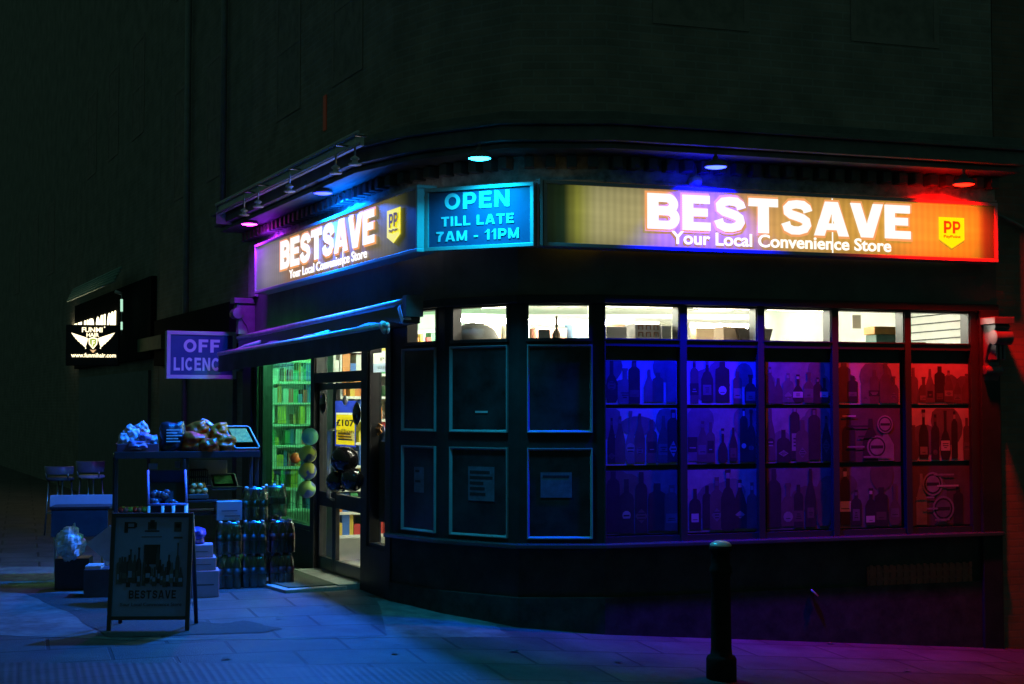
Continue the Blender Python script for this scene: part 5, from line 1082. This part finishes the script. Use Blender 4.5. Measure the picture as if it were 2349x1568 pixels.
# crumpled plastic bag on a dark crate
Yb = 14.6; p = at(160, 1282, Yb); g5 = gz(p.x, p.y)
b = MB(); Fc = Frame((p.x - .16, p.y + .02), (.98, .15)); b.fbox(Fc, 0, .34, -.3, .0, g5, p.z); tag(b.build('dark_crate', M_RACK, bev=.01), 'dark crate under the crumpled clear bag', 'crate')
b = MB(); rr = random.Random(3); N_ = 26; vs = []; fs_ = []; b.smooth = False
pp = [[rr.uniform(-1, 1) for _ in range(3)] for _ in range(26)]
for j in range(N_ + 1):
    for i in range(N_):
        a = 2 * math.pi * i / N_; e = math.pi * j / N_; d = Vector((math.sin(e) * math.cos(a), math.sin(e) * math.sin(a), -math.cos(e)))
        k = 1 + .20 * max(-.6, min(.9, sum(math.sin(3.2 * d.dot(Vector(q)) * 2.4 + 5 * q[0]) for q in pp) / 5)) + rr.uniform(-.05, .05)
        vs.append(p + Vector((0, .0, .155)) + Vector((d.x * .135, d.y * .12, d.z * .155)) * k)
for j in range(N_):
    for i in range(N_): fs_.append((j * N_ + i, j * N_ + (i + 1) % N_, (j + 1) * N_ + (i + 1) % N_, (j + 1) * N_ + i))
b.add(vs, fs_); b.add([vs[-1] + Vector((.02, 0, -.02)), vs[-1] + Vector((.06, .01, -.02)), vs[-1] + Vector((.05, 0, .06)), vs[-1] + Vector((.03, .01, .05))], [(0, 1, 2, 3)])
tag(b.build('plastic_bag', film('pale bag film', (.55, .62, .66), .2)), 'crumpled pale plastic bag on a dark crate below the table', 'bag')
# leaning board and low crate
F5 = Frame(at(195, 1300, 14.2)[:2], (.98, .15)); g6 = gz(F5.P[0], F5.P[1])
pts = [F5.px(x, y) for x, y in ((197, 1247), (250, 1292), (300, 1240), (252, 1205))]
b = MB(); b.fprism(F5, [(u, z) for u, z in pts], -.02, .0); b.build('leaning_board', mat('pale leaning board', (.36, .42, .46), .6, var=.15)); tag(bpy.data.objects['leaning_board'], 'pale square board propped on one corner behind the advertising board', 'board')
a, zt = F5.px(192, 1306, .12); c, _ = F5.px(258, 1306, .12); bx = boxthing('low_crate', F5, a, c, -.2, .12, g6 + .001, zt, mat('blue black crate', (.06, .07, .10), .5), 'low dark crate with a pale sheet on it beside the advertising board', 'crate')
b = MB(); b.fbox(F5, a + .01, a + .16, -.18, .10, zt + .001, zt + .03); b.build('pale_sheet', M_WCARD, bx)

# ------------------------------------------------------------------ advertising board
ga = ground_at(342, 1447); FBd = Frame(meet((ga.x, ga.y), (1, .03), 252), (1, .03)); Yb = ga.y
uw = FBd.px(434, 1440)[0]; zt = FBd.px(342, 1179)[1]; g7 = gz(ga.x, ga.y) + .002; hb = zt - g7; lean = .14
ab = thing('advertising_board', (ga.x, ga.y, g7), 'tall A-frame advertising board with bottle picture on the pavement', 'advertising board')
def BP(u, z, d=0.0): return FBd.pt(u, -lean * z / hb + d, g7 + z)     # leaning front face
class LF:
    def pt(s, u, n, z): return BP(u, z, n)
LB_ = LF(); M_BFR = mat('board frame', (.045, .045, .05), .45, .3)
def bx(u0, u1, n0, n1, z0, z1): return [LB_.pt(u0, n1, z0), LB_.pt(u1, n1, z0), LB_.pt(u1, n0, z0), LB_.pt(u0, n0, z0), LB_.pt(u0, n1, z1), LB_.pt(u1, n1, z1), LB_.pt(u1, n0, z1), LB_.pt(u0, n0, z1)]
b = MB(); t = .035
for q in ((0, t, -.025, .015, 0, hb), (uw - t, uw, -.025, .015, 0, hb), (t, uw - t, -.025, .014, .09, .12), (t, uw - t, -.025, .014, hb - t, hb)): b.hexa(bx(*q))
b.build('frame', M_BFR, ab, bev=.004)
b = MB()
for q in ((0, t, 0, hb * .98), (uw - t, uw, 0, hb * .98)):
    F_ = [FBd.pt(q[0], -.40 + (.40 - lean - .03) * z / hb, g7 + z) for z in (0, hb * .98)]; F2_ = [FBd.pt(q[1], -.40 + (.40 - lean - .03) * z / hb, g7 + z) for z in (0, hb * .98)]
    b.tube([(F_[0] + F2_[0]) / 2, (F_[1] + F2_[1]) / 2], .018, 6)
b.build('rear_leg', M_BFR, ab)
b = MB(); b.cur = 0; b.hexa(bx(t, uw - t, -.012, .0, .12, hb - t)); W = uw - 2 * t; H = hb - t - .12
b.cur = 1; rr = random.Random(11)
class LQ:
    def pt(s, u, n, z): return BP(t + u * W, .12 + z * H, n)
Q = LQ()
def prn(u0, u1, z0, z1, m, n=.001): b.cur = m; b.add([Q.pt(u0, n, z0), Q.pt(u1, n, z0), Q.pt(u1, n, z1), Q.pt(u0, n, z1)], [(0, 1, 2, 3)])
prn(.12, .17, .84, .95, 1); prn(.17, .27, .935, .95, 1); prn(.17, .27, .885, .90, 1); prn(.25, .29, .895, .94, 1); prn(.40, .60, .85, .865, 1); prn(.44, .56, .87, .95, 2); prn(.47, .53, .89, .97, 1); prn(.80, .90, .85, .95, 2); prn(.82, .88, .89, .93, 1); prn(.80, .92, .78, .80, 2); prn(.36, .64, .795, .803, 2)
b.cur = 1; prn(.40, .62, .52, .72, 1, .0015)
for i in range(22):
    c = .06 + .88 * (i + rr.uniform(.1, .9)) / 22; h_ = rr.uniform(.16, .36) * (1.15 if i in (3, 17, 20) else 1); w_ = rr.uniform(.05, .085); z0 = .30 + rr.uniform(-.01, .05); pl = bottle_poly(rr.randrange(6), w_, h_)
    b.cur = rr.choice((1, 1, 2, 2, 3)); poly = [(c + x, z0 + y) for x, y in pl] + [(c - x, z0 + y) for x, y in reversed(pl)]
    b.add([Q.pt(u, .002 + .0004 * i, z) for u, z in poly], [tuple(range(len(poly)))])
    prn(c - w_ * .35, c + w_ * .35, z0 + .05, z0 + .05 + h_ * .2, rr.choice((0, 3)), .0022 + .0004 * i)
b.cur = 1; heavy(b, Q, 'BESTSAVE', .22, .86, .001, .002, .175, .26, .14, .8)
b.cur = 2; text_mesh(b, Q, 'Your Local Convenience Store', .10, .94, .001, .002, .10, .135, .01)
b.build('poster', [mat('board paper', (.20, .27, .50), .5, var=.1), mat('board ink', (.02, .02, .024), .5), mat('board ink grey', (.055, .055, .065), .5), mat('board ink pale', (.10, .105, .115), .5)], ab)  # blue light on the board put into its paper colour

# ------------------------------------------------------------------ bollard in the foreground
gb = ground_at(1655, 1558); hB = 1.10
bo = thing('bollard', gb, 'black cast bollard with a pale domed cap in the foreground', 'bollard')
b = MB(); b.lathe(gb, [(.118, -.05), (.118, .16), (.105, .185), (.086, .19), (.080, .24), (.074, .80), (.088, .83), (.088, .86), (.074, .89), (.074, .985), (.09, 1.0), (.09, 1.03), (.085, 1.032)], 26); b.build('post', mat('bollard black', (.016, .016, .016), .8, var=.3, bump=.15, spec=.1), bo)
b = MB(); b.lathe(gb, [(.0855, 1.033), (.085, 1.042), (.07, 1.06), (.04, 1.073), (.0001, 1.078)], 24); b.build('cap', mat('bollard cap', (.70, .72, .74), .3, .2), bo)

# ------------------------------------------------------------------ neighbours
def facade(name, label, F, u0, u1, h_, depth, m, wins, extra=None, cat='building'):
    p = F.pt((u0 + u1) / 2, 0, gz(*F.pt((u0 + u1) / 2, 0, 0)[:2]) - .5); t = thing(name, p, label, cat)
    b_ = MB(); uv = [(0, -1), (u1 - u0, -1), (u1 - u0, h_), (0, h_)]
    b_.add([F.pt(u0, 0, -1), F.pt(u1, 0, -1), F.pt(u1, 0, h_), F.pt(u0, 0, h_)], [(0, 1, 2, 3)], [uv])
    b_.add([F.pt(u0, -depth, -1), F.pt(u1, -depth, -1), F.pt(u1, -depth, h_), F.pt(u0, -depth, h_), F.pt(u0, 0, -1), F.pt(u1, 0, -1), F.pt(u1, 0, h_), F.pt(u0, 0, h_)], [(1, 0, 3, 2), (0, 4, 7, 3), (5, 1, 2, 6)], [uv] * 3)
    b_.build('wall', m, t)
    b_ = MB(); b_.fbox(F, u0 - .1, u1 + .1, -depth - .1, .25, h_ + .001, h_ + .2); b_.build('roof', M_RENDER, t)
    for u, z, w_, hh_ in wins: sash(F, u, z, w_, hh_, t)
    if extra: extra(t, F)
    return t
M_BR3 = brick('street brick', (.28, .255, .205), (.25, .225, .18), (.28, .28, .25))
def nb(t, F):
    b_ = MB(); b_.fbox(F, -10.6, -5.9, .001, .06, -.3, 2.4); b_.build('roller_shutter', mat('dark shutter', (.10, .11, .11), .5, var=.3, bump=.1), t)
    b_ = MB(); b_.fbox(F, -10.7, -5.8, .001, .14, 2.45, 3.2); b_.build('fascia_board', mat('old black fascia', (.007, .008, .008), .9, spec=.1), t)
    b_ = MB(); q = F.px(424, 600, .1)[0]; b_.tube([F.pt(q, .08, -.1), F.pt(q, .08, 10.2)], .05, 10); b_.build('drainpipe', mat('drainpipe', (.22, .23, .22), .5, var=.2), t)
    b_ = MB(); q = F.px(505, 600, .1)[0]; b_.tube([F.pt(q, .07, 4.6), F.pt(q, .07, 10.2)], .045, 10); b_.build('drainpipe', MATS['drainpipe'], t)
    b_ = MB(); q0, q1 = F.px(318, 790, .2), F.px(372, 790, .2); b_.fbox(F, q0[0], q1[0], .15, .22, F.px(330, 806, .2)[1], F.px(330, 776, .2)[1]); b_.build('name_board', mat('green name board', (.07, .12, .05), .7, var=.3), t)
facade('terraced_building', 'dark brick building joined to the left of the corner shop with two drainpipes', FL, -11.0, U_LEFT - .01, 11.0, 7, M_BR3, [(-9.4, 6.0, 1.1, 1.8), (-7.2, 6.0, 1.1, 1.8), (-9.4, 9.2, 1.1, 1.6), (-7.2, 9.2, 1.1, 1.6)], nb)
def salon(t, F):
    # lit fascia lettering, partly hidden by the box sign in front
    b_ = MB(); b_.fbox(F, -19.4, -11.2, .001, .10, 2.6, 4.0); b_.build('fascia_board', mat('salon fascia', (.006, .006, .007), .9, spec=.1), t)
    b_ = MB(); ua, ub = F.px(153, 740, .12)[0], F.px(264, 740, .12)[0]; zt_ = F.px(262, 713, .12)[1]
    heavy(b_, F, 'FUNMILAND SALON', ua, ub, .105, .12, zt_ - .62, zt_, .12, .9); b_.build('lettering', emit('salon letters', (1.0, .88, .55), 3.2), t)
    b_ = MB()
    (c0, z0_), (c1, z1_) = F.px(155, 690, .40), F.px(262, 643, .40)
    for k in range(5): b_.tube([F.pt(c0, .40 - .03 * k, (z0_ + z1_) / 2 + .06 * k), F.pt(c1, .40 - .03 * k, (z0_ + z1_) / 2 + .06 * k)], .026, 6)
    b_.build('ribbed_canopy', mat('green light canopy tint', (.30, .48, .40), .4, var=.2), t)  # green of the fluorescent light put into the canopy colour
    b_ = MB(); b_.fbox(F, -19.0, -11.6, .001, .05, -.3, 2.4); b_.build('roller_shutter', MATS['dark shutter'], t)
facade('salon_building', 'tall dark building carrying the lit hair salon fascia', FL, -20.0, -11.02, 13.0, 8, M_BR3, [(-18, 7.6, 1.1, 1.8), (-15.5, 7.6, 1.1, 1.8), (-13, 7.6, 1.1, 1.8)], salon)
facade('far_building', 'plain dark building closing the street at the far left', FL, -46.0, -20.02, 17.5, 9, M_BR3, [(-24, 6, 1.1, 1.8), (-27, 6, 1.1, 1.8), (-31, 6, 1.1, 1.8)])
facade('brick_building', 'red-lit brick building beyond the right end of the corner shop', FR, U_RIGHT + .01, 16.0, 11.0, 8, M_BRICK2, [(7.5, 6.2, 1.0, 1.7)])
# hair salon box sign
FH = Frame(at(150, 800, 24.2)[:2], (.985, .17))
def hx(x, y): return FH.px(x, y, .0)
ua, zb = hx(150, 838); ub, zt = hx(273, 745)
hs = thing('salon_box_sign', FH.pt((ua + ub) / 2, 0, zb), 'black projecting box sign with glowing winged shield and web address', 'sign')
b = MB(); b.fbox(FH, ua, ub, -.16, -.002, zb, zt); b.build('box', mat('salon box', (.012, .012, .013), .5), hs, bev=.01)
M_HL = emit('salon cream', (1.0, .86, .52), 2.2); M_HL2 = emit('salon tan', (1.0, .62, .28), .9); M_HL3 = emit('salon green', (.52, .68, .12), .75)
b = MB(); text_px(b, FH, 'FUNMI', 188, 751, 762, 235, 750, 761.5, 0, .006, .02); text_px(b, FH, 'HAIR', 198.5, 763.5, 772, 227, 763.5, 772, 0, .006, .025); text_px(b, FH, 'www.funmihair.com', 163, 810, 820, 266, 808.5, 818.5, 0, .006, .02)
q = hx(240, 750); b.lathe(FH.pt(q[0], .003, q[1]), [(.0001, -.014), (.014, 0), (.0001, .014)], 8); b.build('lettering', M_HL, hs)
b = MB()
for sgn in (-1, 1):
    cxp = 213.5
    for k in range(7):                                        # feathers
        a0 = (cxp + sgn * (12 + 1 * k), 776 + 3.2 * k); tip = (cxp + sgn * (50 - 3.3 * k * (1 + .10 * k)), 762.5 + 5.2 * k); wd_ = 4.0
        P4 = [hx(a0[0], a0[1] - 1), hx(a0[0], a0[1] + wd_ + 1), hx(tip[0] - sgn * 3, tip[1] + wd_ + .6), hx(*tip)]
        if sgn > 0: P4 = P4[:1] + P4[1:]
        b.add([FH.pt(u, .003 + .001 * (k % 2), z) for u, z in P4], [(0, 1, 2, 3)])
b.build('wings', M_HL, hs)
b = MB(); sh = [(203, 776), (213.5, 772.5), (224, 776), (223, 789), (213.5, 800.5), (204, 789)]; b.fprism(FH, [hx(*p) for p in reversed(sh)], .005, .010); so = b.build('shield', M_HL, hs)
sh2 = [(205.5, 778), (213.5, 775.5), (221.5, 778), (220.5, 788), (213.5, 797), (206.5, 788)]; b = MB(); b.fprism(FH, [hx(*p) for p in reversed(sh2)], .0105, .013); b.build('shield_face', M_HL3, so)
b = MB(); text_px(b, FH, 'F', 211, 780, 793, 217, 780, 793, .0135, .002, .01); b.build('initial', M_HL, so)
b = MB(); b.fprism(FH, [hx(*p) for p in reversed([(206, 801), (213.5, 803), (221, 801), (214.5, 808.5), (212.5, 808.5)])], .003, .006); b.build('scroll', M_HL2, hs)
# metal post on the salon front; glowing tubes added for its glints
q0, q1 = FL.px(279, 690, .3), FL.px(279, 715, .3)
b = MB(); P_ = [FL.pt(FL.px(279, y, .3)[0], .3, FL.px(279, y, .3)[1]) for y in (686, 714, 738, 756)]
sl = thing('post_glint', P_[3], 'thin upright metal post beside the hair salon signs, its glints made to glow', 'light')
b.tube([P_[0], P_[1]], .022, 8); b.build('glint_tube', emit('post glint green white', (.55, 1, .72), .9), sl); b = MB(); b.tube([P_[2], P_[3]], .018, 8); b.build('glint_tube', MATS['post glint green white'], sl)
b = MB(); b.tube([P_[0] + Vector((0, 0, .12)), P_[3] - Vector((0, 0, .1))], .010, 6); b.tube([P_[0] + Vector((0, 0, .1)), P_[0] + Vector((-.12, .0, .14))], .03, 8); b.build('metal_post', M_ALU, sl)

# sprig and scraps of litter on the pavement
gp = ground_at(862, 1352); b = MB(); rr = random.Random(5)
for k in range(26):
    a = rr.uniform(0, 6.28); l = rr.uniform(.05, .12); e = rr.uniform(.2, 1.1); d = Vector((math.cos(a) * math.cos(e), math.sin(a) * math.cos(e), math.sin(e))); sd = d.cross(Vector((0, 0, 1))).normalized() * rr.uniform(.008, .016); o_ = gp + Vector((rr.uniform(-.05, .05), rr.uniform(-.04, .04), .0))
    b.add([o_, o_ + d * l * .5 + sd, o_ + d * l, o_ + d * l * .5 - sd], [(0, 1, 2, 3)])
tag(b.build('weed', mat('weed leaf', (.07, .11, .03), .7)), 'small leafy weed at the foot of the pale ramp', 'plant')
lit = None
for i, (x, y) in enumerate(((750, 1392), (795, 1410), (640, 1420), (905, 1500), (1180, 1496), (520, 1512), (1420, 1520), (180, 1400), (1905, 1478), (2080, 1540))):
    p = ground_at(x, y)
    if lit is None:
        b = MB(); b.add([(-.03, -.02, .004), (.03, -.024, .010), (.034, .02, .004), (-.026, .024, .014)], [(0, 1, 2, 3)]); lit = b.build('litter_scrap', mat('paper scrap', (.10, .10, .09), .8, var=.4), origin=(0, 0, 0)); o = lit
    else: o = lit.copy(); COL.objects.link(o)
    o.location = p + Vector((0, 0, .006)); o.rotation_euler = (0, 0, rr.uniform(0, 6)); o.scale = (rr.uniform(.6, 1.3),) * 3
    tag(o, 'scrap of litter lying on the pavement', 'litter', 'scraps of litter on the pavement')
